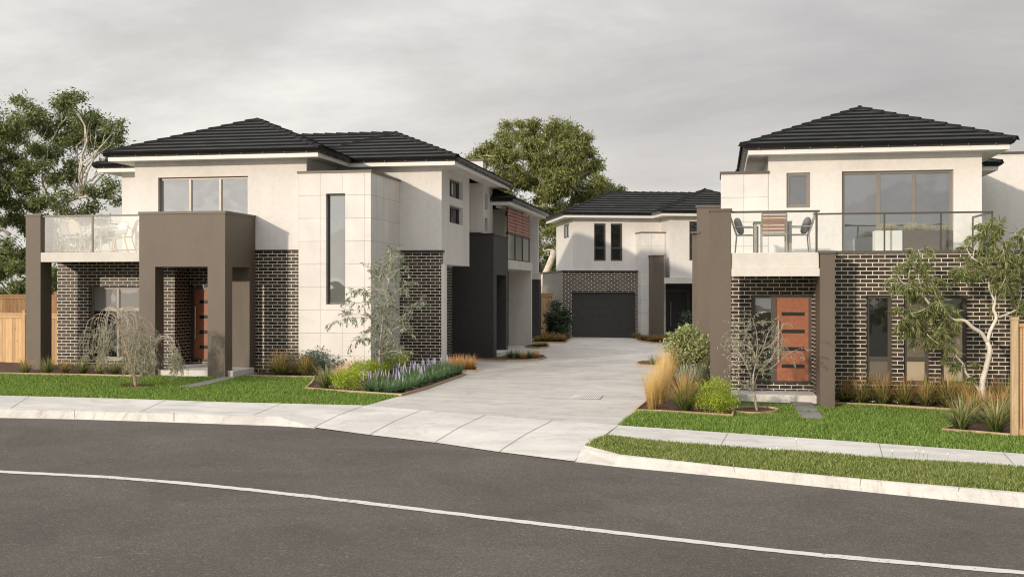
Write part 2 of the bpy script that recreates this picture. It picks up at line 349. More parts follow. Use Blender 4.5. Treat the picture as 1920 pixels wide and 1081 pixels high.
def grime(m):
    t = m.node_tree; b = t.nodes['Principled BSDF']; c0 = b.inputs['Base Color'].links[0].from_socket; v = tcoord(t)
    mp = t.nodes.new('ShaderNodeMapping'); mp.inputs['Scale'].default_value = (9, 1.5, 1.5); t.links.new(v, mp.inputs[0])
    f = mth(t, 'MULTIPLY', ramp(t, noise(t, mp.outputs[0], 1.0, 5, .7, .3), [(.52, (0,0,0)), (.72, (1,1,1))]), ramp(t, noise(t, v, .35, 3, .5), [(.42, (0,0,0)), (.6, (1,1,1))]))
    t.links.new(mix(t, mth(t, 'MULTIPLY', f, .55), c0, (.22, .19, .15)), b.inputs['Base Color'])
grime(M['kerb'])
M['soil'] = ground_mat('lawn_soil', [(.3, (.035, .055, .014)), (.7, (.07, .095, .025))], 2.2, 40)
M['earth'] = ground_mat('far_ground', [(.3, (.07, .09, .03)), (.7, (.13, .13, .06))], .2, 10)
M['mulch'] = ground_mat('bark_mulch', [(.3, (.06, .030, .018)), (.7, (.17, .085, .05))], 9, 45, .95, 1.0, .03)
M['paver'] = ground_mat('grey_paver', [(.3, (.20, .19, .175)), (.7, (.27, .255, .235))], 2, 60, .9, .3, .004)
def timber_mat(name, c0, c1, across='X'):
    m, t, b = mat(name); v = tcoord(t); s = t.nodes.new('ShaderNodeSeparateXYZ'); t.links.new(v, s.inputs[0])
    g = t.nodes.new('ShaderNodeNewGeometry')
    mp = t.nodes.new('ShaderNodeMapping'); mp.inputs['Scale'].default_value = (9, 9, .7); t.links.new(v, mp.inputs[0])
    c = ramp(t, noise(t, mp.outputs[0], 3.2, 5, .6, .8), [(.3, c0), (.7, c1)])
    c = mix(t, .8, c, ramp(t, g.outputs['Random Per Island'], [(0, (.62,.58,.52)), (1, (1.2,1.2,1.2))]), 'MULTIPLY')
    vo = t.nodes.new('ShaderNodeTexVoronoi'); vo.inputs['Scale'].default_value = 3.3; t.links.new(v, vo.inputs['Vector'])
    c = mix(t, .8, c, ramp(t, vo.outputs['Distance'], [(.05, (.45,.32,.22)), (.12, (1,1,1))]), 'MULTIPLY')
    t.links.new(c, b.inputs['Base Color']); b.inputs['Roughness'].default_value = .75; return m
M['fence'] = timber_mat('fresh_pine_fence', (.46, .28, .13), (.64, .44, .24))
M['fence_back'] = timber_mat('weathered_brown_fence', (.22, .12, .05), (.38, .22, .10))
M['edging'] = timber_mat('timber_edging', (.36, .26, .15), (.54, .41, .25))
def paint_mat():
    m, t, b = mat('road_line_paint'); v = tcoord(t)
    n = noise(t, v, 14, 6, .75); n5 = noise(t, v, .5, 3, .5); th_ = mth(t, 'SUBTRACT', .72, mth(t, 'MULTIPLY', n5, .22)); c = mix(t, mth(t, 'GREATER_THAN', n, th_), (.64, .62, .58), (.15, .135, .12))
    t.links.new(c, b.inputs['Base Color']); b.inputs['Roughness'].default_value = .7; return m
M['paint'] = paint_mat()
M['joint'] = simple('joint_shadow_gap', (.26, .24, .215), .95)
def patchy(m, dry, amt):
    t = m.node_tree; v = tcoord(t); n = noise(t, v, .9, 5, .65, .6); n2 = noise(t, v, 5.0, 3, .6)
    f = mth(t, 'MULTIPLY', mth(t, 'ADD', mth(t, 'MULTIPLY', ramp(t, n, [(.45, (0,0,0)), (.68, (1,1,1))]), .7), mth(t, 'MULTIPLY', ramp(t, n2, [(.5, (0,0,0)), (.75, (1,1,1))]), .5)), amt)
    r_ = [k for k in t.nodes if k.bl_idname == 'ShaderNodeValToRGB' and k.inputs[0].links and k.inputs[0].links[0].from_node.bl_idname == 'ShaderNodeNewGeometry'][0]
    tgt = [l.to_socket for l in r_.outputs[0].links]; c = mix(t, mth(t, 'MINIMUM', f, 1.0), r_.outputs[0], dry)
    for k in tgt: t.links.new(c, k)
M['grass'] = leaf_mat('grass_blades', [(.05, .09, .014), (.13, .225, .04), (.24, .37, .08), (.43, .55, .18)], .6, .35, .2)
M['grass_verge'] = leaf_mat('verge_grass_blades', [(.06, .09, .018), (.16, .22, .05), (.28, .35, .10), (.52, .52, .26)], .6, .35, .2)

patchy(M['grass'], (.30, .36, .10), .45); patchy(M['grass_verge'], (.38, .38, .16), .55)
# ------------------------------------------------------------------ ground
def slab(name, pts, dz, thick, m, parent=None, zfun=None):
    bm = bmesh.new(); vs = [bm.verts.new((p[0], p[1], 0)) for p in pts]; bm.faces.new(vs)
    for axis, c in ((0, -20), (0, 12), (1, 4), (1, 56)):
        n = Vector((0, 0, 0)); n[axis] = 1; p = Vector((0, 0, 0)); p[axis] = c
        bmesh.ops.bisect_plane(bm, geom=bm.verts[:] + bm.edges[:] + bm.faces[:], plane_co=p, plane_no=n)
    bmesh.ops.recalc_face_normals(bm, faces=bm.faces)
    for f in bm.faces:
        if f.normal.z < 0: f.normal_flip()
    for v in bm.verts: v.co.z = zg(v.co.x, v.co.y) + dz + (zfun(v.co.x, v.co.y) if zfun else 0)
    r = bmesh.ops.extrude_face_region(bm, geom=bm.faces[:])
    low = [g for g in r['geom'] if isinstance(g, bmesh.types.BMVert)]
    for v in low: v.co.z -= thick
    bmesh.ops.recalc_face_normals(bm, faces=bm.faces)
    me = bpy.data.meshes.new(name); bm.to_mesh(me); bm.free(); me.materials.append(m); return link(name, me, parent)
def strip(name, A, B, za, zb, m, parent=None, mid=None):
    mb = MB(); n = len(A); rows = [[(p[0], p[1], zg(*p[:2]) + za(i)) for i, p in enumerate(A)]]
    if mid:
        for fr, zf in mid: rows.append([(a[0]*(1-fr)+b[0]*fr, a[1]*(1-fr)+b[1]*fr, zg(a[0]*(1-fr)+b[0]*fr, a[1]*(1-fr)+b[1]*fr) + zf(i)) for i, (a, b) in enumerate(zip(A, B))])
    rows.append([(p[0], p[1], zg(*p[:2]) + zb(i)) for i, p in enumerate(B)])
    for r in rows: mb.v += r
    for k in range(len(rows) - 1):
        for i in range(n - 1): mb.f.append((k*n+i, (k+1)*n+i, (k+1)*n+i+1, k*n+i+1))
    return mb.build(name, m, parent)
# far sheet reaching the horizon
xs = [-1500, -300, -60, -20, -10, 0, 12, 60, 300, 1500]; ys = [-300, -40, 4, 20, 40, 56, 120, 400, 2500]
gm = MB()
for y in ys:
    for x in xs: gm.v.append((x, y, zg(x, y) - .36))
for j in range(len(ys) - 1):
    for i in range(len(xs) - 1):
        a = j * len(xs) + i; gm.f.append((a, a + 1, a + len(xs) + 1, a + len(xs)))
tag(gm.build('ground', M['earth']), kind='structure')
RD = -.13
edgeL = [(-60, 783), (0, 782.5), (140, 785), (328, 791), (516, 797.5)]
road_px = [(-60, 783), (0, 782.5), (140, 785), (328, 791), (516, 797.5), (588, 801.5), (694, 815), (816, 829.5), (936, 847), (1075, 864.5), (1163, 874.5), (1382, 895), (1611, 919.5), (1920, 951), (2050, 966)]
road_e = [G(x, y, RD) for x, y in road_px]
r0, r1 = road_e[0], road_e[1]
road_poly = [(-70, r0[1] + (r0[1]-r1[1])/(r0[0]-r1[0])*0 + 4.5)] + road_e + [(30, 1.0), (30, -25), (-70, -25)]
tag(slab('road', road_poly, RD - .003, .12, M['asphalt']), kind='structure')
# kerbs (left, right)
kbL = [(-60, 765), (0, 765.5), (140, 769), (328, 774), (528, 779.5), (590, 800.6)]
krL = [(-60, 783), (0, 782.5), (140, 785), (328, 791), (520, 797.5), (592, 802)]
A_ = [G(*p, 0) for p in kbL[:-1]] + [G(588, 800.9, RD)]; B_ = [G(*p, RD) for p in krL]
def kz(i, n=5): return 0 if i < n else -.11
tag(strip('kerb', A_, B_, lambda i: .004 if i < 5 else RD + .006, lambda i: RD - .01, M['kerb'], mid=[(.34, lambda i: -.004 if i < 5 else RD + .003), (.86, lambda i: RD + .012 if i < 5 else RD+.001)]), kind='structure')
kbR = [(1096, 834), (1163, 851.5), (1373, 874.5), (1615, 897), (1920, 922.5), (2050, 934)]
krR = [(1077, 865), (1163, 874.7), (1382, 895.2), (1611, 919.7), (1920, 951.2), (2050, 966.2)]
A_ = [G(*p, 0) for p in kbR]; B_ = [G(*p, RD) for p in krR]
tag(strip('kerb', A_, B_, lambda i: .003, lambda i: RD - .01, M['kerb'], mid=[(.30, lambda i: -.004 if i else -.03), (.86, lambda i: RD + .015 if i else RD + .006)]), kind='structure')
# left footpath + apron
fpL_far = [(-60, 740), (0, 740.6), (211, 746), (422, 753), (684.5, 759.2)]
path_poly = [G(*p) for p in fpL_far] + [G(528, 779.5)] + [G(x, y) for x, y in ((328, 774), (140, 769), (0, 765.5), (-60, 765))]
tag(slab('footpath', path_poly, 0, .2, M['concrete']), kind='structure')
# apron: far line continues across the driveway to right path, near edge at road level
aF = [(684.5, 759.2), (790, 768.5), (910, 777.5), (1036, 787.5), (1158.5, 796.5)]
aN = [(590, 801.2), (694, 815), (816, 829.5), (936, 847), (1077, 864.6)]
A_ = [G(*p) for p in aF]; B_ = [G(*p, RD) for p in aN]
A_[0:0] = [G(528, 779.5)]; B_[0:0] = [G(588, 800.9, RD)]
tag(strip('driveway_apron', A_, B_, lambda i: 0, lambda i: RD + .006, M['concrete'], mid=[(.55, lambda i: -.035 if i else RD * .55), (.93, lambda i: RD + .028 if i else RD * .93)]), kind='structure')
# wedge between apron, kerb and verge tip
wed = [G(1158.5, 796.5), G(1136, 815), G(1096, 834), G(1077, 864.6, RD)]
mbw = MB(); mbw.v = [(p[0], p[1], zg(*p) + z) for p, z in zip(wed, (0, -.0, 0, RD + .006))]; mbw.f = [(0, 1, 2, 3)]
tag(mbw.build('driveway_apron', M['concrete']), kind='structure')
rp_far = [(1158.5, 796.5), (1575, 825), (1920, 850), (2060, 860)]
rp_near = [(2060, 886), (1920, 876), (1508, 847), (1284, 832), (1136, 815)]
tag(slab('footpath', [G(*p) for p in rp_far + rp_near], 0, .2, M['concrete']), kind='structure')
verge_poly = [G(*p) for p in ((1096, 834), (1136, 815), (1284, 832), (1508, 847), (1920, 876), (2060, 886), (2050, 934), (1920, 922.5), (1615, 897), (1373, 874.5), (1163, 851.5))]
tag(slab('grass_verge', verge_poly, -.01, .2, M['soil']), kind='structure')
# lawns
lawnL = [G(*p) for p in ((-80, 740), (0, 740.8), (211, 746.2), (422, 753.2), (684.5, 759.3), (752, 741), (800, 728), (872, 702), (700, 690), (430, 699), (-80, 697))]
tag(slab('lawn', lawnL, -.012, .2, M['soil']), kind='structure')
lawnR = [G(*p) for p in ((1158.5, 796.4), (1575, 824.8), (1920, 849.8), (2060, 859.8), (2060, 745), (1567, 742), (1376, 742), (1300, 725), (1232, 740), (1211, 755), (1192, 771))]
tag(slab('lawn', lawnR, -.012, .2, M['soil']), kind='structure')
# driveway sheet reaching the back house
drive = [G(*p) for p in ((684.5, 759.2), (752, 741), (800, 728), (872, 702))] + [(-9.5, 33.0), (-9.5, 50.5), (0.5, 54.0), (.4, 30.0)] + [G(*p) for p in ((1340, 725), (1232, 740), (1211, 755), (1192, 771), (1158.5, 796.5), (1036, 787.5), (910, 777.5), (790, 768.5))]
tag(slab('driveway', drive, -.004, .2, M['drive']), kind='structure')
# saw-cut joints in the concrete
jm = MB()
def joint(p, q, w=.012, dz=.004, za=0, zb=0):
    p, q = Vector((*G(*p, za), 0)), Vector((*G(*q, zb), 0)); d = (q - p); n = Vector((-d.y, d.x, 0)).normalized() * w / 2
    for a, b_ in ((p, za), (q, zb)): pass
    P4 = [p - n, p + n, q + n, q - n]; zs = (za, za, zb, zb)
    jm.add([(v.x, v.y, zg(v.x, v.y) + z + dz) for v, z in zip(P4, zs)], [(0, 1, 2, 3)])
joint((1158.5, 797), (1138, 814.5)); joint((1365, 810.8), (1350, 836.5)); joint((1648, 830.3), (1655, 857.5)); joint((1880, 847), (1905, 874.8))
joint((55, 742.5), (20, 765)); joint((310, 749.8), (262, 772)); joint((150, 768.9), (330, 773.8)); joint((528, 755.5), (475, 777.8))
def ajoint(a, b_, k=6):        # across the sloping apron
    P, Q = Vector((*G(*a), 0)), Vector((*G(*b_, RD), 0)); prof = [(0, 0), (.55, -.035), (.93, RD + .028), (1, RD + .006)]
    n = Vector((-(Q-P).y, (Q-P).x, 0)).normalized() * .006
    for (t0, z0), (t1, z1) in zip(prof, prof[1:]):
        p, q = P.lerp(Q, t0), P.lerp(Q, t1); jm.add([(v.x, v.y, zg(v.x, v.y) + z + .006) for v, z in ((p-n, z0), (p+n, z0), (q+n, z1), (q-n, z1))], [(0,1,2,3)])
for a, b_ in zip(aF[1:-1], aN[1:-1]): ajoint(a, b_)
ajoint(aF[0], aN[0])
def kjoint(a, b_, k=3):
    P, Q = Vector((*G(*a), 0)), Vector((*G(*b_, RD), 0)); prof = [(0, .004), (.34, -.004), (.86, RD + .013)]
    n = Vector((-(Q-P).y, (Q-P).x, 0)).normalized() * .006
    for (t0, z0), (t1, z1) in zip(prof, prof[1:]):
        p, q = P.lerp(Q, t0), P.lerp(Q, t1); jm.add([(v.x, v.y, zg(v.x, v.y) + z + .004) for v, z in ((p-n, z0), (p+n, z0), (q+n, z1), (q-n, z1))], [(0,1,2,3)])
for a, b_ in (((140, 769), (140, 785)), ((326, 774), (326, 791)), ((1373, 874.5), (1382, 895)), ((1615, 897), (1611, 919.5)), ((1800, 912.5), (1793, 938))): kjoint(a, b_)
tag(jm.build('footpath', M['joint']), kind='structure')
# centre line of the road
ln = [(-60, 880), (0, 884), (200, 893), (400, 910), (600, 932), (800, 956), (1000, 980), (1200, 1003), (1500, 1037), (1920, 1073), (2060, 1085)]
lp = [Vector((*G(x, y, RD), 0)) for x, y in ln]
dense = []
for a, b_ in zip(lp, lp[1:]):
    k = max(2, int((b_ - a).length / .12)); dense += [a.lerp(b_, i / k) for i in range(k)]
sm_ = dense[:]
for _ in range(30): sm_ = [sm_[0]] + [(sm_[i-1] + sm_[i]*2 + sm_[i+1]) / 4 for i in range(1, len(sm_)-1)] + [sm_[-1]]
lm = MB(); rr = random.Random(3)
for i, p in enumerate(sm_):
    d = (sm_[min(i+1, len(sm_)-1)] - sm_[max(i-1, 0)]).normalized(); n = Vector((-d.y, d.x, 0))
    for s_ in (-1, 1):
        q = p + n * s_ * (.078 + rr.uniform(-.012, .012)); lm.v.append((q.x, q.y, zg(q.x, q.y) + RD + .003))
    if i: lm.f.append((2*i-2, 2*i-1, 2*i+1, 2*i))
tag(lm.build('road_marking', M['paint']), kind='structure')

# ------------------------------------------------------------------ houses: helpers
def wall_y(mb, x0, x1, z0, z1, y, t=.2, ops=()):
    """wall facing -Y at y, with rectangular openings (x0,x1,z0,z1)"""
    X = sorted({x0, x1, *[v for o in ops for v in o[:2]]}); Z = sorted({z0, z1, *[v for o in ops for v in o[2:]]})
    for i in range(len(X) - 1):
        for k in range(len(Z) - 1):
            cx, cz = (X[i]+X[i+1])/2, (Z[k]+Z[k+1])/2
            if cx < x0 or cx > x1 or cz < z0 or cz > z1 or any(o[0] < cx < o[1] and o[2] < cz < o[3] for o in ops): continue
            mb.box(X[i], X[i+1], y, y + t, Z[k], Z[k+1])
    return mb
def wall_x(mb, y0, y1, z0, z1, x, t=.2, ops=()):
    """wall facing +X at x (thickness towards -X when t>0)"""
    Y = sorted({y0, y1, *[v for o in ops for v in o[:2]]}); Z = sorted({z0, z1, *[v for o in ops for v in o[2:]]})
    for i in range(len(Y) - 1):
        for k in range(len(Z) - 1):
            cy, cz = (Y[i]+Y[i+1])/2, (Z[k]+Z[k+1])/2
            if any(o[0] < cy < o[1] and o[2] < cz < o[3] for o in ops): continue
            mb.box(x - t, x, Y[i], Y[i+1], Z[k], Z[k+1])
    return mb
def window_y(par, x0, x1, z0, z1, y, m='frame', cols=(), rows=(), g='glass', fw=.055, dep=.07, gs=None, label=None):
    """framed window facing -Y, frame front at y"""
    mb = MB(); X = [x0, *cols, x1]; Z = [z0, *rows, z1]
    mb.box(x0, x1, y, y + dep, z0, z0 + fw).box(x0, x1, y, y + dep, z1 - fw, z1).box(x0, x0 + fw, y + .002, y + dep, z0 + fw, z1 - fw).box(x1 - fw, x1, y + .002, y + dep, z0 + fw, z1 - fw)
    for c in cols: mb.box(c - fw * .5, c + fw * .5, y + .004, y + dep, z0 + fw, z1 - fw)
    for r in rows: mb.box(x0 + fw, x1 - fw, y + .007, y + dep, r - fw * .5, r + fw * .5)
    for i in range(len(X) - 1):
        for k in range(len(Z) - 1):     # inner sash line
            a, b_ = X[i] + fw * (1 if i == 0 else .5), X[i+1] - fw * (1 if i == len(X)-2 else .5); c, d = Z[k] + fw * (1 if k == 0 else .5), Z[k+1] - fw * (1 if k == len(Z)-2 else .5); s_ = .018
            mb.box(a, a+s_, y+.025, y+dep, c, d).box(b_-s_, b_, y+.025, y+dep, c, d).box(a+s_, b_-s_, y+.025, y+dep, c, c+s_).box(a+s_, b_-s_, y+.025, y+dep, d-s_, d)
    f = mb.build('window', M[m], par)
    if label: f['label'] = label
    q = 0
    for k in range(len(Z) - 1):
        for i in range(len(X) - 1):
            MB().box(X[i] + .03, X[i+1] - .03, y + .045, y + .055, Z[k] + .03, Z[k+1] - .03).build('pane', M[(gs[q] if gs else g)], f); q += 1
    return f
def window_x(par, y0, y1, z0, z1, x, m='darkframe', cols=(), g='glass_mid', fw=.05, gs=None):
    mb = MB(); mb.box(x-.07, x, y0, y1, z0, z0+fw).box(x-.07, x, y0, y1, z1-fw, z1).box(x-.07, x-.002, y0, y0+fw, z0+fw, z1-fw).box(x-.07, x-.002, y1-fw, y1, z0+fw, z1-fw)
    for c in cols: mb.box(x-.07, x-.004, c-fw/2, c+fw/2, z0+fw, z1-fw)
    f = mb.build('window', M[m], par); Y = [y0, *cols, y1]
    for i in range(len(Y)-1): MB().box(x-.055, x-.045, Y[i]+.03, Y[i+1]-.03, z0+.03, z1-.03).build('pane', M[gs[i] if gs else g], f)
    return f
def offs(path, o):
    """offset an open XY polyline to its right by o, mitred"""
    P = [Vector(p) for p in path]; out = []
    for i, p in enumerate(P):
        ns = []
        if i: d = (p - P[i-1]).normalized(); ns.append(Vector((d.y, -d.x)))
        if i < len(P)-1: d = (P[i+1] - p).normalized(); ns.append(Vector((d.y, -d.x)))
        n = ns[0] if len(ns) == 1 else (ns[0] + ns[1]) / (1 + ns[0].dot(ns[1])); out.append(p + n * o)
    return out
def sweep(mb, path, prof):
    b = len(mb.v); n = len(prof); rings = [offs(path, o) for o, z in prof]
    for i in range(len(path)):
        for k, (o, z) in enumerate(prof): q = rings[k][i]; mb.v.append((q.x, q.y, z))
    for i in range(len(path) - 1):
        for k in range(n): k2 = (k+1) % n; mb.f.append((b+i*n+k, b+(i+1)*n+k, b+(i+1)*n+k2, b+i*n+k2))
    mb.f.append(tuple(b+k for k in range(n))); e = b + (len(path)-1)*n; mb.f.append(tuple(e+k for k in reversed(range(n))))
def eaves(par, path, zs, over=.5, brackets=True):
    """soffit at height zs, white fascia, black gutter with straps, outside (right of) the wall path"""
    m1 = MB(); sweep(m1, path, [(0, zs), (over - .03, zs), (over - .03, zs + .02), (0, zs + .02)]); m1.build('soffit', M['white'], par)
    m2 = MB(); sweep(m2, path, [(over - .035, zs - .022), (over, zs - .022), (over + .006, zs + .035), (over, zs + .085), (over - .035, zs + .085)]); m2.build('fascia', M['fascia'], par)
    m4 = MB(); m3 = MB(); sweep(m3, path, [(over - .03, zs + .088), (over + .03, zs + .088), (over + .085, zs + .115), (over + .125, zs + .185), (over + .105, zs + .19), (over + .02, zs + .165), (over - .03, zs + .165)])
    if brackets:
        pts = offs(path, over + .1)
        for a, b_ in zip(pts, pts[1:]):
            n = int((b_ - a).length / .6); d = (b_ - a).normalized(); nn = Vector((d.y, -d.x))
            for i in range(n):
                c = a + d * (.35 + i * .6); p = Vector((c.x, c.y, zs + .187)) + Vector((nn.x, nn.y, 0)) * .01; q = Vector((c.x, c.y, zs + .09)) - Vector((nn.x, nn.y, 0)) * .03
                m4.bar(p, q, .016, .012)
    k = len(m3.f); m3.add(m4.v, m4.f); g_ = m3.build('gutter', M['gutter'], par); g_.data.materials.append(M['steel'])
    for p in g_.data.polygons[k:]: p.material_index = 1
def clipv(P, v, keep_above):
    out = []
    for i in range(len(P)):
        a, b_ = P[i], P[(i+1) % len(P)]; ia, ib = (a[1] >= v) == keep_above or abs(a[1]-v) < 1e-9, (b_[1] >= v) == keep_above or abs(b_[1]-v) < 1e-9
        if ia: out.append(a)
        if ia != ib and abs(a[1]-b_[1]) > 1e-9:
            t = (v - a[1]) / (b_[1] - a[1]); out.append((a[0] + (b_[0]-a[0])*t, v))
    return out
def hip_roof(par, x0, x1, y0, y1, ze, tan=.414, course=.34):
    w, d = x1 - x0, y1 - y0; h = min(w, d) / 2; zr = ze + h * tan
    if w >= d: R0, R1 = Vector((x0+h, (y0+y1)/2, zr)), Vector((x1-h, (y0+y1)/2, zr))
    else: R0, R1 = Vector(((x0+x1)/2, y0+h, zr)), Vector(((x0+x1)/2, y1-h, zr))
    c = [Vector((x0,y0,ze)), Vector((x1,y0,ze)), Vector((x1,y1,ze)), Vector((x0,y1,ze))]
    same = (R0 - R1).length < .01
    if w >= d: faces = [[c[0],c[1],R1,R0], [c[1],c[2],R1], [c[2],c[3],R0,R1], [c[3],c[0],R0]]
    else: faces = [[c[0],c[1],R0], [c[1],c[2],R1,R0], [c[2],c[3],R1], [c[3],c[0],R0,R1]]
    V = []; FF = []; UV = []
    for f in faces:
        A, B = f[0], f[1]; U = (B - A).normalized(); Nn = U.cross((f[2] - A)).normalized(); Vd = Nn.cross(U)
        P = [((p - A).dot(U), (p - A).dot(Vd)) for p in f]; vm = max(p[1] for p in P); v = 0
        while v < vm - .02:
            v2 = min(v + course, vm); Q = clipv(clipv(P, v, True), v2, False)
            if len(Q) >= 3:
                b_ = len(V)
                for (u, vv) in Q:
                    V.append(A + U*u + Vd*vv + Nn * (.042 * (1 - (vv - v) / course) + .004)); UV.append((u, vv))
                FF.append(tuple(range(b_, b_ + len(Q))))
                lo = sorted([q for q in Q if abs(q[1] - v) < 1e-6])
                if len(lo) >= 2:
                    b_ = len(V)
                    for (u, l) in ((lo[0][0], -.01), (lo[-1][0], -.01), (lo[-1][0], .046), (lo[0][0], .046)): V.append(A + U*u + Vd*v + Nn*l); UV.append((u, v))
                    FF.append((b_, b_+1, b_+2, b_+3))
            v = v2
    me = bpy.data.meshes.new('roof'); me.from_pydata([tuple(v) for v in V], [], FF)
    ul = me.uv_layers.new(name='UVMap')
    for i, l in enumerate(me.loops): ul.data[i].uv = UV[l.vertex_index]
    me.materials.append(M['roof']); o = link('roof', me, par)
    cb_ = MB()
    def caps(p, q):
        Ln = (q - p).length; n = max(1, int(Ln / .36)); d = (q - p) / n; s_ = d.cross(Vector((0,0,1))).normalized() * .11; e = d.normalized()
        for i in range(n):
            a = p + d * i; b_ = p + d * (i + 1) + e * .03; za, zb = Vector((0,0,.085)), Vector((0,0,.052)); lo = Vector((0,0,-.015))
            cb_.add([a - s_ + lo, a + za - s_*.35, a + za + s_*.35, a + s_ + lo, b_ - s_ + lo, b_ + zb - s_*.35, b_ + zb + s_*.35, b_ + s_ + lo],
                    [(0,1,5,4), (1,2,6,5), (2,3,7,6), (3,2,1,0), (4,5,6,7)])
    if w >= d: caps(c[0], R0); caps(c[3], R0); caps(c[1], R1); caps(c[2], R1)
    else: caps(c[0], R0); caps(c[1], R0); caps(c[2], R1); caps(c[3], R1)
    if not same: caps(R0, R1)
    cb_.build('ridge_cap', M['roof'], o)
    return o
def coping(mb, x0, x1, y0, y1, z, h=.07, o=.03): mb.box(x0 - o, x1 + o, y0 - o, y1 + o, z, z + h); return mb

# ================================================================== LEFT HOUSE
H = empty('townhouse', (-12, 28, .05), 0, 'two storey white house with dark brick base and taupe portico, left of the driveway', 'house')
H['abs'] = 1
YF, YM, XW, XR = 28.06, 30.59, -15.69, -10.75
ZT = 3.33     # top of the brick base
zs = 5.745
# upper render walls
mb = MB(); wall_y(mb, XW, XR, ZT, zs, YF, .2, [(-15.0, -12.4, 3.35, 5.31)])
mb.box(XR - .2, XR, YF + .2, YM + .1, 4.0, zs)
mb.box(XW, XW + .2, YF + .2, YM + .1, 3.0, zs)
mb.box(XR, -7.7, YM, YM + .2, ZT + .05, zs)                         # middle bay
wall_x(mb, YM + .2, 34.14, 2.99, zs, -7.7, .2, [(31.54, 33.25, 4.98, 5.53), (31.54, 33.25, 4.22, 4.74)])
mb.box(-9.5, -7.9, YM + .2, 34.14, 2.99, 3.05)                      # underside of the overhang
mb.box(-8.6, -7.902, 33.94, 34.13, 3.05, zs)
mb.box(-8.8, -8.6, 33.94, 38.2, 3.0, zs)
mb.box(-8.6, -7.56, 35.66, 35.8, 4.13, zs)                           # fin wall
wall_x(mb, 35.8, 37.6, 4.13, zs, -7.7, .2, [(36.45, 36.95, 4.95, 5.5), (36.45, 36.95, 4.2, 4.66)])
mb.box(-8.6, -7.7, 37.6, 37.8, 4.13, zs)
mb.box(-17.52, XW, YM, YM + .2, 3.0, zs)                            # wing behind the balcony
mb.box(-17.52, -17.32, YM + .2, 38, 3.0, zs)
mb.box(-17.3, -8.8, 38.0, 38.2, .1, zs)
mb.build('wall', M['white'], H)
# brick base
mb = MB(); DW = 28.87
wall_y(mb, -18.02, -14.51, -.3, 3.05, YF, .22, [(-17.06, -15.15, .35, 2.345)])
mb.box(-14.73, -14.51, YF + .22, DW, -.3, 2.9)
wall_y(mb, -14.51, -12.2, .1, 2.9, DW, .2, [(-14.47, -13.25, .32, 2.34)])
mb.box(-18.02, -17.8, YF + .22, 38, -.3, 3.0)
mb.build('brick_wall', M['brick'], H)
MB().box(-12.2, -10.9, YF, YF + .2, -.3, ZT - .04).build('brick_wall', M['brick'], H)
MB().box(-9.2, -7.71, YM, YM + .2, -.3, ZT - .02).build('brick_wall', M['brick'], H)
wall_x(MB(), YM + .2, 38.0, -.2, 2.98, -8.6, .2, [(31.5, 34.9, -.2, 2.2)]).build('brick_wall', M['brick'], H)
MB().box(-12.19, -10.93, YF - .03, YF + .2, ZT - .04, ZT).build('brick_capping', M['darktrim'], H)
MB().box(-9.0, -7.66, YM - .035, YM + .2, ZT - .02, ZT + .05).build('brick_capping', M['darktrim'], H)
MB().box(-7.71, -7.62, YM + .0, YM + .3, -.2, 2.99).build('corner_post', M['white'], H)
# charcoal garage door and recess on the driveway side
gd = MB(); gd.box(-8.68, -8.64, 31.5, 34.9, -.15, 2.2)
for k in range(1, 6): gd.box(-8.642, -8.635, 31.5, 34.9, -.15 + k * .39, -.14 + k * .39)
gd.build('garage_door', M['charcoal'], H)
# tower clad in square cement panels
YT = 27.92
mb = MB(); wall_y(mb, -10.92, -8.93, -.3, 5.33, YT, .2, [(-10.16, -9.63, 1.88, 4.79)])
mb.box(-9.13, -8.93, YT + .2, YM, -.3, 5.33); mb.box(-10.92, -10.72, YT + .2, YM, -.3, 5.33); mb.box(-10.72, -9.13, YT + .2, YM, 5.2, 5.3)
mb.build('tower', M['panel'], H)
mb = MB(); coping(mb, -10.92, -8.93, YT, YM - .04, 5.33, .06, .03); mb.build('tower_capping', M['cap'], H)
window_y(H, -10.16, -9.63, 1.88, 4.79, YT + .12, 'darkframe', g='glass', fw=.04)
window_y(H, -15.0, -12.4, 3.35, 5.31, YF + .11, 'frame', cols=(-14.12, -13.25), g='glass', fw=.055)
for z0, z1, gg in ((4.98, 5.53, ['glass', 'glass_mid']), (4.22, 4.74, ['glass_dark', 'glass_dark'])):
    window_x(H, 31.54, 33.25, z0, z1, -7.82, cols=(32.3,), gs=gg)
for z0, z1 in ((4.95, 5.5), (4.2, 4.66)): window_x(H, 36.45, 36.95, z0, z1, -7.8, g='glass_mid')
wl = window_y(H, -17.06, -15.15, .35, 2.345, YF + .12, 'frame', cols=(onY(221, YF + .12)[0],), rows=(1.72,), gs=['glass_dark', 'glass_curtain_dim', 'glass_blind', 'glass_blind'], fw=.05)
# front door in the porch
d = MB(); wall_y(d, -14.47, -13.25, .32, 2.34, DW + .03, .07, [(-14.38, -13.33, .36, 2.27)]); d.build('door_frame', M['darkframe'], H)
dm = MB(); wall_y(dm, -14.38, -13.33, .36, 2.27, DW + .05, .03, [(-14.22, -13.50, z, z + .10) for z in (.62, 1.04, 1.46, 1.88)])
dd = dm.build('door', M['orange'], H)
for z in (.62, 1.04, 1.46, 1.88): MB().box(-14.22, -13.50, DW + .066, DW + .074, z, z + .10).build('glass_slot', M['glass_dark'], dd)
MB().tube([(-14.31, DW - .02, .9), (-14.31, DW - .02, 1.8)], .014, 8).build('handle', M['steel'], dd)
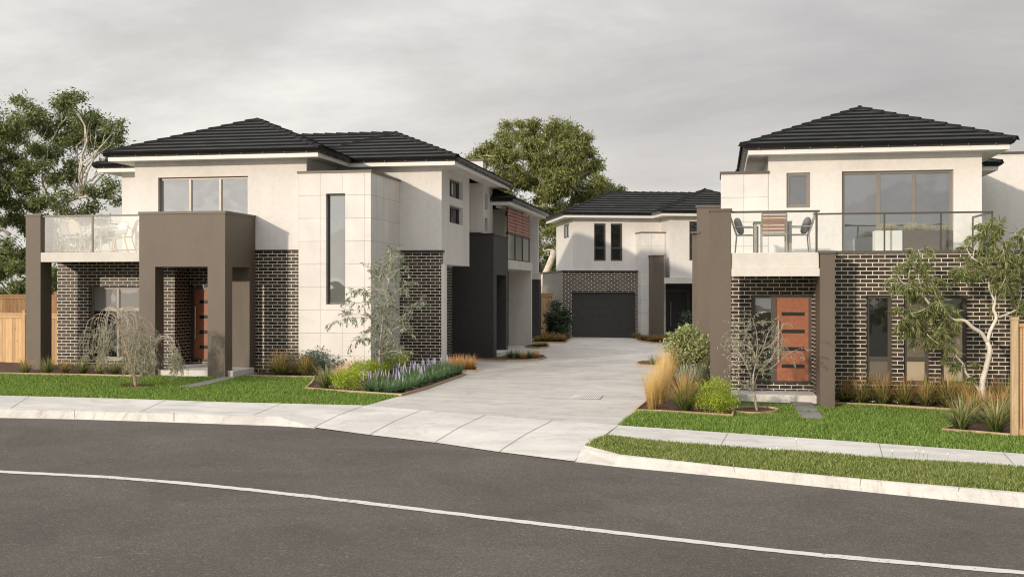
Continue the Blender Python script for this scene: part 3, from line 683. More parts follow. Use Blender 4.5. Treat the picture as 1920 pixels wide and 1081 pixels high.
# portico
PX0, PX1, PY = -14.53, -12.19, 26.2
mb = MB(); mb.box(PX0, PX1, PY, YF - .003, 2.85, 4.19)
mb.box(PX0, -14.09, PY, 26.65, .02, 2.849); mb.box(-12.66, PX1, PY, 26.62, .02, 2.849)
mb.box(-12.95, PX1, 27.68, YF - .004, .02, 2.849)
mb.build('portico', M['brown'], H)
mb = MB(); coping(mb, PX0, PX1, PY, YF - .035, 4.19, .06, .02); mb.build('portico_capping', M['cap'], H)
mb = MB(); mb.box(-14.1, -12.05, 26.35, 27.67, .0, .22); mb.box(-14.5, -12.96, 27.675, DW, .0, .216); mb.build('porch_step', M['concrete_trim'], H, .01)
# balcony
mb = MB(); mb.box(-17.5, PX0 - .003, 26.5, 26.65, 2.99, 3.24); mb.box(-17.5, PX0 - .003, 26.65, YF - .003, 3.04, 3.2); mb.box(-17.48, PX0 - .003, YF, YM, 3.06, 3.19)
mb.build('balcony_slab', M['concrete_trim'], H, .006)
mb = MB(); mb.box(-17.94, -17.5, 26.5, 27.0, -.1, 4.2); mb.box(-17.94, -17.52, 27.0, YF - .01, 3.0, 3.2); mb.build('pier', M['brown'], H, .008)
mb = MB(); coping(mb, -17.94, -17.5, 26.5, 27.0, 4.2, .05, .02); mb.build('pier_capping', M['cap'], H)
bl = MB(); bl.box(-17.48, PX0 - .03, 26.54, 26.6, 4.17, 4.215); bl.box(-16.07, -16.03, 26.55, 26.59, 3.24, 4.17); bl.box(-17.46, -17.42, 26.6, YM - .02, 4.17, 4.21); bl.box(-17.46, -17.42, 26.9, 26.94, 3.2, 4.17)
b_ = bl.build('balustrade', M['bronze'], H)
MB().box(-17.42, -16.08, 26.565, 26.575, 3.25, 4.165).build('glass_panel', M['clear_left'], b_)
MB().box(-16.02, PX0 - .03, 26.565, 26.575, 3.25, 4.165).build('glass_panel', M['clear_left'], b_)
MB().box(-17.445, -17.435, 26.95, YM - .05, 3.25, 4.165).build('glass_panel', M['clear'], b_)
# roof
hip_roof(H, -16.27, -10.15, 27.48, 33.6, 5.93)
hip_roof(H, -18.13, -7.1, 30.02, 35.12, 5.93)
hip_roof(H, -12.15, -7.1, 30.02, 38.3, 5.932)
eaves(H, [(-17.52, 38), (-17.52, YM), (XW, YM), (XW, YF), (XR, YF), (XR, YM), (-7.7, YM), (-7.7, 37.75), (-9, 37.75)], zs)
mb = MB(); mb.box(-9.6, -8.16, 38.35, 38.9, 2.0, 6.78); mb.build('party_wall', M['white'], H)
mb = MB(); coping(mb, -9.6, -8.16, 38.35, 38.9, 6.78, .06); mb.build('party_wall_capping', M['cap'], H)

# ================================================================== MIDDLE-LEFT HOUSE
U = empty('townhouse', (-8.5, 40, .05), 0, 'rear townhouse on the left of the driveway with charcoal portico and pink slatted balcony screen', 'house'); U['abs'] = 1
mb = MB()
mb.box(-8.85, -7.22, 35.6, 36.1, -.2, 4.05); mb.box(-8.85, -7.22, 37.75, 38.1, -.2, 4.05); mb.box(-8.85, -7.22, 36.1, 37.75, 2.75, 4.05); mb.box(-8.85, -8.5, 36.1, 37.75, -.2, 2.75)
mb.build('portico', M['charcoal'], U)
mb = MB(); coping(mb, -8.85, -7.22, 35.6, 38.1, 4.05, .05, .03); mb.build('portico_capping', M['darktrim'], U)
MB().box(-8.4, -7.1, 36.15, 37.9, -.1, .18).build('porch_step', M['concrete_trim'], U)
mb = MB(); mb.box(-8.9, -7.68, 39.9, 40.05, 2.98, 5.18); mb.box(-9.0, -8.35, 40.05, 44.8, 2.98, 5.18); mb.box(-9, -7.2, 44.6, 44.8, 2.9, 5.18)
mb.box(-8.9, -7.9, 40.05, 40.25, 3.2, 5.18)
mb.build('wall', M['white'], U)
mb = MB(); mb.box(-8.3, -8.1, 38.1, 43.0, -.2, 2.98); mb.build('brick_wall', M['brick'], U)
MB().box(-8.12, -8.07, 39.2, 42.3, -.1, 2.2).build('garage_door', M['charcoal'], U)
mb = MB(); mb.box(-8.3, -7.2, 38.12, 43.15, 2.99, 3.3); mb.build('balcony_slab', M['concrete_trim'], U)
mb = MB(); mb.box(-8.3, -7.22, 43.0, 43.2, -.2, 2.985); mb.build('wing_wall', M['concrete_trim'], U)
sc = MB()
for k in range(7):
    z = 4.27 + k * .118
    for j in range(3): sc.box(-7.26, -7.2, 38.05 + j * 1.52, 39.5 + j * 1.52, z, z + .085)
s_ = sc.build('slatted_screen', M['screen'], U)
mb = MB(); mb.box(-7.25, -7.21, 38.0, 38.045, 3.3, 5.12)
for j in range(1, 4): mb.box(-7.25, -7.21, 37.99 + j * 1.52, 38.04 + j * 1.52, 3.3, 5.12)
mb.box(-7.28, -7.2, 38.0, 42.6, 4.19, 4.255); mb.box(-7.25, -7.21, 38.05, 42.6, 3.3, 3.34)
f_ = mb.build('screen_frame', M['darktrim'], U)
for j in range(3): MB().box(-7.235, -7.225, 38.06 + j * 1.52, 39.48 + j * 1.52, 3.35, 4.18).build('glass_panel', M['clear'], f_)
window_x(U, 40.6, 43.2, 3.1, 4.9, -8.33, cols=(41.9,), g='glass_dark')
hip_roof(U, -14.0, -6.85, 37.35, 45.4, 5.36)
eaves(U, [(-14, 37.95), (-7.5, 37.95), (-7.5, 44.8), (-9, 44.8)], 5.18)
mb = MB(); mb.box(-7.62, -7.48, 37.97, 44.7, 5.1, 5.18); mb.build('beam', M['white'], U)

# ================================================================== FAR-LEFT REAR HOUSE (a sliver)
U3 = empty('townhouse', (-8.5, 47.5, .05), 0, 'sliver of dark portico with pale lintel beyond the grey wing wall and the pink screen', 'house'); U3['abs'] = 1
MB().box(-10, -7.35, 46.0, 46.6, 2.98, 3.25).build('portico', M['charcoal'], U3)
MB().box(-9, -7.4, 46.02, 46.6, 2.68, 2.975).build('lintel', M['concrete_trim'], U3)
mb = MB(); mb.box(-9, -7.75, 46.1, 46.6, 0, 2.675); mb.box(-7.7, -7.4, 46.04, 46.6, -.1, 2.675); mb.build('side_pier', M['charcoal'], U3)
MB().box(-7.9, -7.2, 45.6, 46.03, -.1, .2).build('porch_step', M['concrete_trim'], U3)
MB().box(-10, -9, 46.6, 50, 0, 3.2).build('brick_wall', M['brick'], U3)

# ================================================================== BACK HOUSE (turned towards the drive)
BA = math.radians(17.9)
B = empty('townhouse', (-6.892, 49.575, 0), BA, 'white rendered house at the end of the driveway with a single charcoal garage door', 'house')
mb = MB(); wall_y(mb, 0, 3.44, -.1, 3.04, 0, .2, [(.41, 3.33, -.1, 2.14)]); mb.box(-.0, .2, .2, 5.8, -.1, 3.04); mb.build('brick_wall', M['brick'], B)
mb = MB(); mb.box(-.03, 3.46, -.03, .2, 3.04, 3.11); mb.box(-.03, .2, .2, 5.8, 3.04, 3.11); mb.build('brick_capping', M['darktrim'], B)
gd = MB(); gd.box(.41, 3.33, .1, .14, -.05, 2.14)
for k in range(1, 6): gd.box(.41, 3.33, .095, .1, -.05 + k * .365, -.038 + k * .365)
gd.build('garage_door', M['charcoal'], B)
zb = 5.5
mb = MB(); wall_y(mb, .56, 4.6, 3.05, zb, .4, .2, [(1.52, 2.06, 3.55, 5.25), (2.29, 2.83, 3.55, 5.25)])
mb.box(.56, .76, .6, 1.5, 3.05, zb); mb.box(.56, .76, 1.5, 3.0, 3.05, 4.66); mb.box(.56, .76, 1.5, 3.0, 5.3, zb); mb.box(.56, .76, 3.0, 5.0, 3.05, zb)
wall_y(mb, 4.6, 9.4, 2.78, zb, -1.3, .2, [(5.47, 6.2, 3.54, 5.27)]); mb.box(4.6, 4.8, -1.1, .4, 2.78, zb)
mb.box(.2, 3.4, .2, .42, 3.045, 3.06)
mb.build('wall', M['white'], B)
for x0, x1 in ((1.52, 2.06), (2.29, 2.83)): window_y(B, x0, x1, 3.55, 5.25, .46, 'bronze', rows=(4.14,), g='glass_dark', fw=.06)
window_y(B, 5.47, 6.2, 3.54, 5.27, -1.24, 'darkframe', rows=(4.14,), g='glass_dark', fw=.06)
w_ = MB(); wall_x(w_, 1.5, 3.0, 4.66, 5.3, .66, .06, [(1.6, 2.22, 4.74, 5.22), (2.28, 2.9, 4.74, 5.22)]); w_ = w_.build('window', M['darkframe'], B)
MB().box(.62, .64, 1.6, 2.22, 4.74, 5.22).build('pane', M['glass'], w_); MB().box(.62, .64, 2.28, 2.9, 4.74, 5.22).build('pane', M['glass'], w_)
mb = MB(); mb.box(3.46, 4.58, -.6, .39, -.1, 4.78); mb.build('tower', M['panel_back'], B)
mb = MB(); coping(mb, 3.46, 4.58, -.6, .39, 4.78, .05); mb.build('tower_capping', M['cap'], B)
mb = MB(); mb.box(3.80, 4.28, -1.4, -.61, -.1, 3.72); mb.build('pier', M['brown'], B)
mb = MB(); coping(mb, 3.80, 4.28, -1.4, -.61, 3.72, .05); mb.build('pier_capping', M['cap'], B)
MB().box(4.29, 9, -1.38, -1.11, 2.52, 2.775).build('porch_beam', M['concrete_trim'], B)
mb = MB(); mb.box(4.7, 9.2, .5, .7, -.1, 2.78); mb.box(6.3, 6.6, -1.3, .5, -.1, 2.52); mb.box(4.29, 4.7, .45, .7, -.1, 2.78); mb.build('porch_wall', M['charcoal'], B)
mb = MB(); mb.box(4.78, 5.98, .44, .5, .08, 2.24); mb.build('door_frame', M['bronze'], B)
dr = MB().box(4.84, 5.86, .41, .44, .08, 2.14).build('door', M['darktrim'], B)
MB().tube([(5.08, .34, .55), (5.08, .34, 1.68)], .02, 8).build('handle', M['steel'], dr)
MB().box(4.3, 6.3, -1.2, .44, -.05, .07).build('porch_step', M['concrete_trim'], B)
hip_roof(B, -.04, 10.5, -.2, 5.4, 5.68); hip_roof(B, 4.0, 9.8, -1.9, 4.2, 5.68)
eaves(B, [(.56, 5.0), (.56, .4), (4.6, .4), (4.6, -1.3), (9.3, -1.3)], zb)

# ================================================================== RIGHT HOUSE
R = empty('townhouse', (3.5, 27, -.15), 0, 'two storey house with terracotta door and dark brick garden wall, right of the driveway', 'house'); R['abs'] = 1
YR, YU, zr = 25.72, 28.2, 5.57
mb = MB(); wall_y(mb, 1.2, 6.17, 3.0, zr, YU, .2, [(2.95, 5.53, 3.07, 5.15), (1.635, 2.2, 4.28, 5.14)])
mb.box(1.2, 1.4, YU + .2, 33.5, 3, zr); mb.box(5.97, 6.17, YU + .2, 33.5, 3, zr)
mb.box(6.17, 12, 34.0, 34.2, 1, 6.15); mb.build('wall', M['white'], R)
mb = MB(); mb.box(6.17, 12, 33.95, 34.25, 6.15, 6.21); mb.build('wall_capping', M['cap'], R)
mb = MB(); mb.box(.05, 1.19, YU - .01, 29.6, -.2, 5.13); mb.build('tower', M['panel_right'], R)
mb = MB(); coping(mb, .05, 1.19, YU - .01, 29.6, 5.13, .065, .03); mb.build('tower_capping', M['cap'], R)
window_y(R, 2.95, 5.53, 3.07, 5.15, YU + .1, 'frame', cols=(3.82, 4.65), g='glass', fw=.06)
window_y(R, 1.635, 2.2, 4.28, 5.14, YU + .06, 'frame', g='glass_mid', fw=.07)
# brick garden front
mb = MB(); ops = [(3.21, 3.76, .19, 2.15), (4.0, 4.54, .19, 2.15), (4.78, 5.33, .19, 2.15)]
wall_y(mb, 2.46, 9, -.5, 3.07, YR, .22, ops); YD = 26.36
wall_y(mb, .26, 2.12, -.3, 3.0, YD, .2, [(.745, 2.09, .12, 2.15)]); mb.box(2.12, 2.4, YR + .22, YD + .2, -.3, 3.0)
mb.box(-.19, .26, YD, YD + .2, -.3, 3.0)
mb.build('brick_wall', M['brick_right'], R)
MB().box(2.42, 9, YR - .03, YR + .25, 3.07, 3.135).build('brick_capping', M['cap'], R)
window_y(R, 3.21, 3.76, .19, 2.15, YR + .09, 'bronze', rows=(.74,), gs=['glass_curtain_dim', 'glass_dark'], fw=.06)
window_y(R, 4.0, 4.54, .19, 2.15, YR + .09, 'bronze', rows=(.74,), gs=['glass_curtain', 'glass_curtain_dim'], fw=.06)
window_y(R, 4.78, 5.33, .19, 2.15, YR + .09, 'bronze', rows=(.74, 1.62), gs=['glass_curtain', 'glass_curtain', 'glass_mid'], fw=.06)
# door with sidelight
MB().box(.745, 2.09, YD + .06, YD + .14, .12, .16).build('door_sill', M['bronze'], R)
df = MB(); wall_y(df, .745, 2.09, .16, 2.15, YD + .02, .08, [(.83, 1.18, .22, 2.08), (1.30, 2.02, .18, 2.09)]); df = df.build('door_frame', M['bronze'], R)
MB().box(.83, 1.18, YD + .06, YD + .07, 1.75, 2.08).build('sidelight', M['glass_blind'], df); MB().box(.83, 1.18, YD + .06, YD + .07, .22, 1.75).build('sidelight', M['glass_dark'], df)
dm = MB(); zsl = (.47, .87, 1.27, 1.67); wall_y(dm, 1.30, 2.02, .18, 2.09, YD + .04, .03, [(1.42, 1.94, z, z + .085) for z in zsl]); dd = dm.build('door', M['orange'], R)
for z in zsl: MB().box(1.42, 1.94, YD + .058, YD + .066, z, z + .085).build('glass_slot', M['glass_dark'], dd)
MB().tube([(1.35, YD - .04, .62), (1.35, YD - .04, 1.56)], .014, 8).build('handle', M['steel'], dd)
# balcony and piers
YB = 24.6
mb = MB(); mb.box(.265, 2.1, YB + .0, YB + .16, 2.73, 3.07); mb.box(.265, 2.115, YB - .03, YB + .16, 2.56, 2.728); mb.box(.265, 2.1, YB + .16, YU - .01, 2.9, 3.05); mb.box(2.1, 9, YR + .22, YU - .01, 2.9, 3.04)
mb.build('balcony_slab', M['concrete_trim'], R, .006)
mb = MB(); mb.box(-.19, .262, YB - .04, YB + .45, -.4, 3.97); mb.build('pier', M['brown'], R, .008)
mb = MB(); coping(mb, -.19, .262, YB - .04, YB + .45, 3.97, .055, .02); mb.build('pier_capping', M['cap'], R)
mb = MB(); mb.box(2.117, 2.43, YB - .04, YR - .003, -.5, 3.04); mb.build('pier', M['brown'], R, .008)
mb = MB(); coping(mb, 2.10, 2.43, YB - .04, YR + .1, 3.04, .06, .02); mb.build('pier_capping', M['cap'], R)
MB().box(.262, 2.117, 25.3, YD, -.38, -.05).build('porch_step', M['concrete_trim'], R, .012)
bl = MB(); bl.box(.27, 2.12, YB + .02, YB + .07, 3.93, 3.975); bl.box(2.03, 2.06, YB + .03, YB + .06, 3.07, 3.93)
bl.box(2.07, 5.88, YR + .06, YR + .11, 3.945, 3.985)
for x in (2.14, 3.59, 4.78, 5.84): bl.box(x, x + .035, YR + .07, YR + .10, 3.135, 3.945)
bl.box(5.84, 5.88, YR + .11, 27.7, 3.945, 3.985); bl.box(5.84, 5.87, 27.66, 27.7, 3.05, 3.945); bl.box(2.07, 2.1, YB + .07, YR + .06, 3.94, 3.975)
b_ = bl.build('balustrade', M['bronze'], R)
for x0, x1, y in ((.29, 2.02, YB + .045), (2.18, 3.58, YR + .085), (3.63, 4.77, YR + .085), (4.82, 5.83, YR + .085)):
    MB().box(x0, x1, y - .005, y + .005, 3.14 if y > 25 else 3.08, 3.93).build('glass_panel', M['clear'], b_)
MB().box(5.855, 5.865, YR + .12, 27.65, 3.1, 3.93).build('glass_panel', M['clear'], b_)
hip_roof(R, .53, 6.82, 27.62, 34.0, 5.765)
eaves(R, [(1.2, 33.5), (1.2, YU), (6.17, YU), (6.17, 33.5)], zr)
# lower wing roof behind on the right
hip_roof(R, 3.0, 7.35, 31.3, 36, 5.62); eaves(R, [(5.9, 31.8), (6.75, 31.8), (6.75, 34)], 5.44)
mb = MB(); mb.box(5.9, 6.75, 31.8, 32.0, 2.5, 5.45); mb.box(6.55, 6.75, 32, 34, 2.5, 5.45); mb.build('wing_wall', M['white'], R)
# rear unit whose taupe entry shows past the front pier
R2 = empty('townhouse', (0, 31, -.1), 0, 'taupe stepped entry wall of the rear townhouse behind the tall front pier', 'house'); R2['abs'] = 1
mb = MB(); mb.box(-.58, .3, 30.0, 32.5, -.3, 4.44); mb.box(-.70, -.581, 30.1, 32.4, -.3, 3.76); mb.build('portico', M['brown'], R2)
mb = MB(); coping(mb, -.58, .3, 30.0, 32.5, 4.44, .06, .03); mb.box(-.74, -.5, 29.96, 32.45, 3.76, 3.81); mb.build('portico_capping', M['cap'], R2)

# ================================================================== FENCES
def paling_fence(name, p0, p1, z0, z1, m, label, w=.10, posts=(), cap=True, group=None, post_h=.04, rail=True):
    P, Q = Vector((*p0, 0)), Vector((*p1, 0)); Ln = (Q - P).length; a = math.atan2(Q.y - P.y, Q.x - P.x)
    t = empty(name, (P.x, P.y, z0), a, label, 'fence', group); h = z1 - z0
    mb = MB(); n = int(Ln / w); r = random.Random(n)
    for i in range(n): mb.box(i*w + .002, (i+1)*w - .003, r.uniform(0, .006), .022 + (i % 2) * .004, .0, h - .06)
    mb.build('palings', m, t)
    if rail:
        MB().box(0, Ln, -.02, -.001, .0, .16).build('rail', m, t); MB().box(0, Ln, -.02, -.001, h - .16, h - .06).build('rail', m, t)
    if cap: MB().box(0, Ln, -.045, .05, h - .06, h - .02).build('capping', m, t)
    for x in posts:
        q = MB(); q.box(x - .05, x + .05, -.05, .05, 0, h + post_h); q.box(x - .06, x + .06, -.06, .06, h + post_h, h + post_h + .025); q.build('post', m, t)
    return t
paling_fence('timber_fence', (-20.4, 28.9), (-18.04, 28.25), -.05, 1.62, M['fence'], 'new pale pine fence panel between the left edge and the taupe balcony pier', .13, (1.05,))
paling_fence('timber_fence', (-25.0, 34.2), (-17.8, 34.2), 0, 2.12, M['fence_back'], 'taller weathered brown paling fence behind the new pine fence at far left', .14, (.6, 3.0, 5.4))
paling_fence('timber_fence', (-8.9, 51.2), (-7.4, 49.8), 0, 2.1, M['fence'], 'narrow strip of orange timber fence beside the brick corner of the back house', .12)
gx, gy = G(1902, 818)
px_, py_ = onX(1902, gx)[0], 0
t = empty('timber_fence', (gx, gy, zg(gx, gy)), 0, 'bright new pine fence post with battened panel cut by the right edge of the photo', 'fence')
MB().box(-.055, .055, -.055, .055, -.1, 2.06).box(-.066, .066, -.066, .066, 2.06, 2.10).build('post', M['edging'], t, .004)
mb = MB()
for i in range(24): mb.box(.058 + i*.045, .058 + i*.045 + .036, .03 + (i % 2) * .012, .06, .04, 1.93)
mb.build('palings', M['fence'], t); MB().box(.058, 1.2, .0, .075, 1.93, 1.99).build('rail', M['fence'], t); MB().box(.058, 1.2, .01, .029, .02, .14).build('rail', M['fence'], t)

# ================================================================== GARDEN BEDS, PATHS
def edging_board(mb, pts, h=.052, w=.035, z0=-.02):
    P = [Vector((*p, 0)) for p in pts]
    for i in range(len(P) - 1):
        a, b_ = P[i], P[i+1]; d = (b_ - a).normalized(); n = Vector((-d.y, d.x, 0)) * w / 2; e = d * w * .45
        q = [a - n - e, b_ - n + e, b_ + n + e, a + n - e]
        mb.add([(v.x, v.y, zg(v.x, v.y) + z0) for v in q] + [(v.x, v.y, zg(v.x, v.y) + h + (.0007 * (i % 2))) for v in q], [(3,2,1,0), (4,5,6,7), (0,1,5,4), (1,2,6,5), (2,3,7,6), (3,0,4,7)])
BEDS = []
def bed(name, poly, edge, label, mulch=True):
    """poly: world outline; edge: world polyline(s) that carry a board"""
    cx, cy = sum(p[0] for p in poly) / len(poly), sum(p[1] for p in poly) / len(poly)
    t = empty('garden_bed', (cx, cy, zg(cx, cy)), 0, label, 'garden bed'); t['abs'] = 1; BEDS.append([tuple(p) for p in poly])
    if mulch: slab('mulch', poly, .018, .1, M['mulch'], t)
    mb = MB(); edging_board(mb, edge); mb.build('edging', M['edging'], t)
    return t
def PXs(l): return [G(*p) for p in l]
e = PXs([(-60, 701), (5, 701.5), (120, 703.5), (262, 706.3)])
bed('b', e + [(-14.6, 27.95), (-18.1, 27.95), (-20.5, 28.3)], e, 'mulched bed of small flaxes below the balcony of the left house')
e1 = PXs([(465, 705.8), (520, 707), (589, 708)]) + PXs([(588, 714), (582, 722), (573, 729.5)]) + PXs([(660, 736), (752, 741.8), (800, 729), (840, 714.5), (872, 703)]) + PXs([(850, 698)])
bed('b', e1 + [(-7.75, 30.5), (-9.0, 30.5), (-9.0, 27.9), (-12.1, 27.95)], e1, 'large mulched corner bed with timber edging between the left lawn and the driveway')
e = PXs([(845, 696.5), (895, 696.5), (893, 690.5), (870, 689)])
bed('b', e + [(-7.6, 31.0), (-7.6, 30.3)], e, 'short bed of orange grass against the corner post of the left house')
e = PXs([(850, 675.5), (900, 676), (950, 677.5), (990, 676.5), (1012, 674.5), (1024, 671), (1018, 667), (1000, 665.5)])
bed('b', e + [(-7.2, 38.0), (-7.2, 35.55), (-8.6, 35.55)], e, 'rounded tongue bed in front of the charcoal portico beside the driveway')
e = PXs([(985, 651.5), (1010, 653), (1026, 651.5), (1030, 649), (1015, 647.5)])
bed('b', e + [(-7.3, 43.6), (-7.3, 42.0)], e, 'tiny rounded bed at the foot of the grey wing wall')
e = PXs([(1000, 642.5), (1060, 642.8), (1064, 640), (1074, 632.5)])
bed('b', e + [(-6.9, 49.5), (-8.0, 50.3), (-8.3, 46.5)], e, 'bed of low olive grass left of the charcoal garage door')
e = PXs([(1189, 631), (1192, 635), (1203, 640.5), (1226, 643.5), (1265, 643.8), (1310, 643.8)])
bed('b', e + [(.0, 49.0), (-2.9, 50.3)], e, 'bed of low olive grass right of the charcoal garage door')
e = PXs([(1240, 652.5), (1252, 655), (1290, 656.5), (1320, 656.5)])
bed('b', e + [(-.6, 45.2), (-1.6, 45.4)], e, 'narrow edged bed behind the cream shrub at the far right of the driveway')
e = PXs([(1330, 677), (1230, 677.5), (1204, 678.5), (1193, 681.5), (1200, 685), (1240, 687.5), (1335, 691)])
bed('b', e, e, 'rounded bed with one green tuft jutting into the driveway from the right')
e = PXs([(1255, 706), (1232, 733), (1211, 755), (1191, 771.5), (1240, 772.5), (1373, 780.5), (1375, 774)])
bed('b', e + PXs([(1376, 760), (1372, 740), (1340, 715)]), e, 'mulched bed of golden grass, flax and lime shrub right of the driveway')
ring = [G(1416 + 43 * math.cos(a), 770.5 + 5.8 * math.sin(a)) for a in [2 * math.pi * k / 22 for k in range(23)]]
bed('b', ring[:-1], ring, 'oval mulch ring with timber edging around the small tree by the terracotta door')
ring2 = [G(256 + 34 * math.cos(a), 723.5 + 3.0 * math.sin(a)) for a in [2 * math.pi * k / 16 for k in range(17)]]
tr_ = empty('mulch_ring', (*G(256, 723.5), zg(*G(256, 723.5))), 0, 'small patch of red mulch in the lawn around the weeping tree', 'mulch'); tr_['abs'] = 1
slab('mulch', ring2[:-1], .012, .05, M['mulch'], tr_); BEDS.append(ring2[:-1])
e = PXs([(1567, 757.5), (1650, 761), (1795, 770)])
bed('b', [(2.45, 25.7)] + e + PXs([(1900, 776)]) + [(6.6, 25.7)], e, 'long bed of red-tipped flax below the dark brick garden wall')
e = PXs([(1800, 798), (1768, 807.5), (1830, 812), (1893, 817.5)])
bed('b', e + PXs([(1960, 800), (1960, 775), (1820, 772)]), e, 'corner bed at the base of the cream-barked gum beside the right fence post')
# stepping stones
def stones(L_, label, grp):
    for i, (q, lab) in enumerate(zip(L_, label)):
        P = [G(*p) for p in q]; c = (sum(p[0] for p in P)/4, sum(p[1] for p in P)/4)
        o = slab('stepping_stone', P, .02, .06, M['paver']); tag(o, lab, 'paver', grp); BEDS.append(P)
Lp = [[(328 + 0, 725.8), (361, 726.5), (389, 721.3), (361, 720.2)], [(363, 719.8), (391, 720.9), (414, 715.2), (388, 714.2)], [(390, 713.8), (416, 714.8), (447, 708), (420, 707)], [(423, 706.5), (449, 707.5), (486, 700.6), (452, 699.5)]]
stones(Lp, ['nearest grey paver of the path to the left portico', 'second grey paver from the lawn end of the left portico path', 'third grey paver from the lawn end of the left portico path', 'farthest grey paver beside the left portico step'], 'pavers of the left path')
Rp = [[(1481, 750.5), (1518, 751), (1526, 758.5), (1487, 758)], [(1488, 759), (1527, 759.6), (1534.5, 767), (1494, 766.5)], [(1495, 767.5), (1535.5, 768.2), (1546, 785.5), (1504, 784.5)]]
Rp = [[(1481, 750.5), (1518, 751), (1525, 760.5), (1486, 760)], [(1487, 761), (1526, 761.6), (1534.5, 771.4), (1493.5, 770.8)], [(1494.5, 772), (1535.5, 772.6), (1546, 786), (1503.5, 785)]]
stones(Rp, ['grey paver against the porch step of the right house', 'middle grey paver of the short path on the right lawn', 'grey paver nearest the street on the right lawn'], 'pavers of the right path')
# drain grate and small hatch in the driveway
c = G(1101, 744); g0 = empty('drain_grate', (*c, zg(*c)), 0, 'white slotted drain grate set in the driveway', 'drain grate')
a_, b_ = G(1074, 744)[0], G(1130, 744)[0]; hw = (b_ - a_) / 2; dy = (G(1101, 740.5)[1] - G(1101, 747.5)[1]) / 2
mb = MB(); n = 13
for i in range(n): mb.box(-hw + i * 2 * hw / n, -hw + (i + .42) * 2 * hw / n, -dy, dy, -.01, .006)
mb.build('grate_bars', M['flower_white'], g0); MB().box(-hw, hw, -dy - .015, -dy - .001, -.01, .004).box(-hw, hw, dy + .001, dy + .015, -.01, .004).build('grate_frame', M['joint'], g0)
MB().box(-hw, hw, -dy, dy, -.02, .0006).build('grate_pit', M['joint'], g0)

# ================================================================== PLANTS
def strap_mesh(name, m, n, h, spread, w, seed, stiff=.5, seg=4, base=.06, lean=.0):
    r = np.random.default_rng(seed); V = []; Fc = []; UV = []
    for i in range(n):
        az = r.uniform(0, 2*math.pi); L_ = h * r.uniform(.65, 1.12); out = r.uniform(.05, 1) ** .8 * spread; b0 = r.uniform(0, base)
        p = np.array([math.cos(az) * b0, math.sin(az) * b0, 0.0]); side = np.array([-math.sin(az), math.cos(az), 0]); ww = w * r.uniform(.7, 1.2)
        tw = r.uniform(-.5, .5); el = math.pi/2 - out * .80; bend = (1 - stiff) * (out + .15) * 2.2
        k0 = len(V)
        for s_ in range(seg + 1):
            t = s_ / seg; q = ww * (1 - t ** 1.8) * .5 * (1 if s_ < seg else 0)
            V += [p - side * q, p + side * q]; UV += [(0, t), (1, t)]
            e_ = el - bend * t * t; step = L_ / seg
            p = p + np.array([math.cos(az + tw * t) * math.cos(e_), math.sin(az + tw * t) * math.cos(e_), math.sin(e_)]) * step
        for s_ in range(seg): a = k0 + 2 * s_; Fc.append((a, a + 1, a + 3, a + 2))
    return np_mesh(name, V, Fc, m, uv=UV, do_link=False)
def leafball(name, m, n, rx, rz, size, seed, zc=None, clumps=14, asp=.45, flat=.5):
    """leaves gathered in clumps through an uneven volume"""
    r = np.random.default_rng(seed); zc = rz if zc is None else zc
    cs = r.normal(size=(clumps, 3)); cs /= np.linalg.norm(cs, axis=1)[:, None]; cs *= (r.uniform(.25, .8, clumps) ** .6)[:, None]
    idx = r.integers(0, clumps, n); P = cs[idx] + r.normal(size=(n, 3)) * .20; P *= np.array([rx, rx, rz]); P[:, 2] += zc; P[:, 2] = np.maximum(P[:, 2], .02)
    return leaves_mesh(name, P, m, size, asp, r, flat)
def leaves_mesh(name, P, m, size, asp, r, droop=0.0, D=None, link_to=None):
    n = len(P)
    if D is None:
        D = r.normal(size=(n, 3)); D[:, 2] -= droop * 1.2
    D = D / np.linalg.norm(D, axis=1)[:, None]
    Rr = r.normal(size=(n, 3)); Sd = np.cross(D, Rr); Sd /= np.linalg.norm(Sd, axis=1)[:, None] + 1e-9
    ln = size * r.uniform(.6, 1.35, n)[:, None]; wd = ln * asp * .5
    V = np.stack([P, P + D * ln * .45 + Sd * wd, P + D * ln, P + D * ln * .45 - Sd * wd], 1).reshape(-1, 3)
    Fc = np.arange(n * 4).reshape(-1, 4)
    if link_to is not None: return np_mesh(name, V, Fc, m, link_to)
    return np_mesh(name, V, Fc, m, do_link=False)
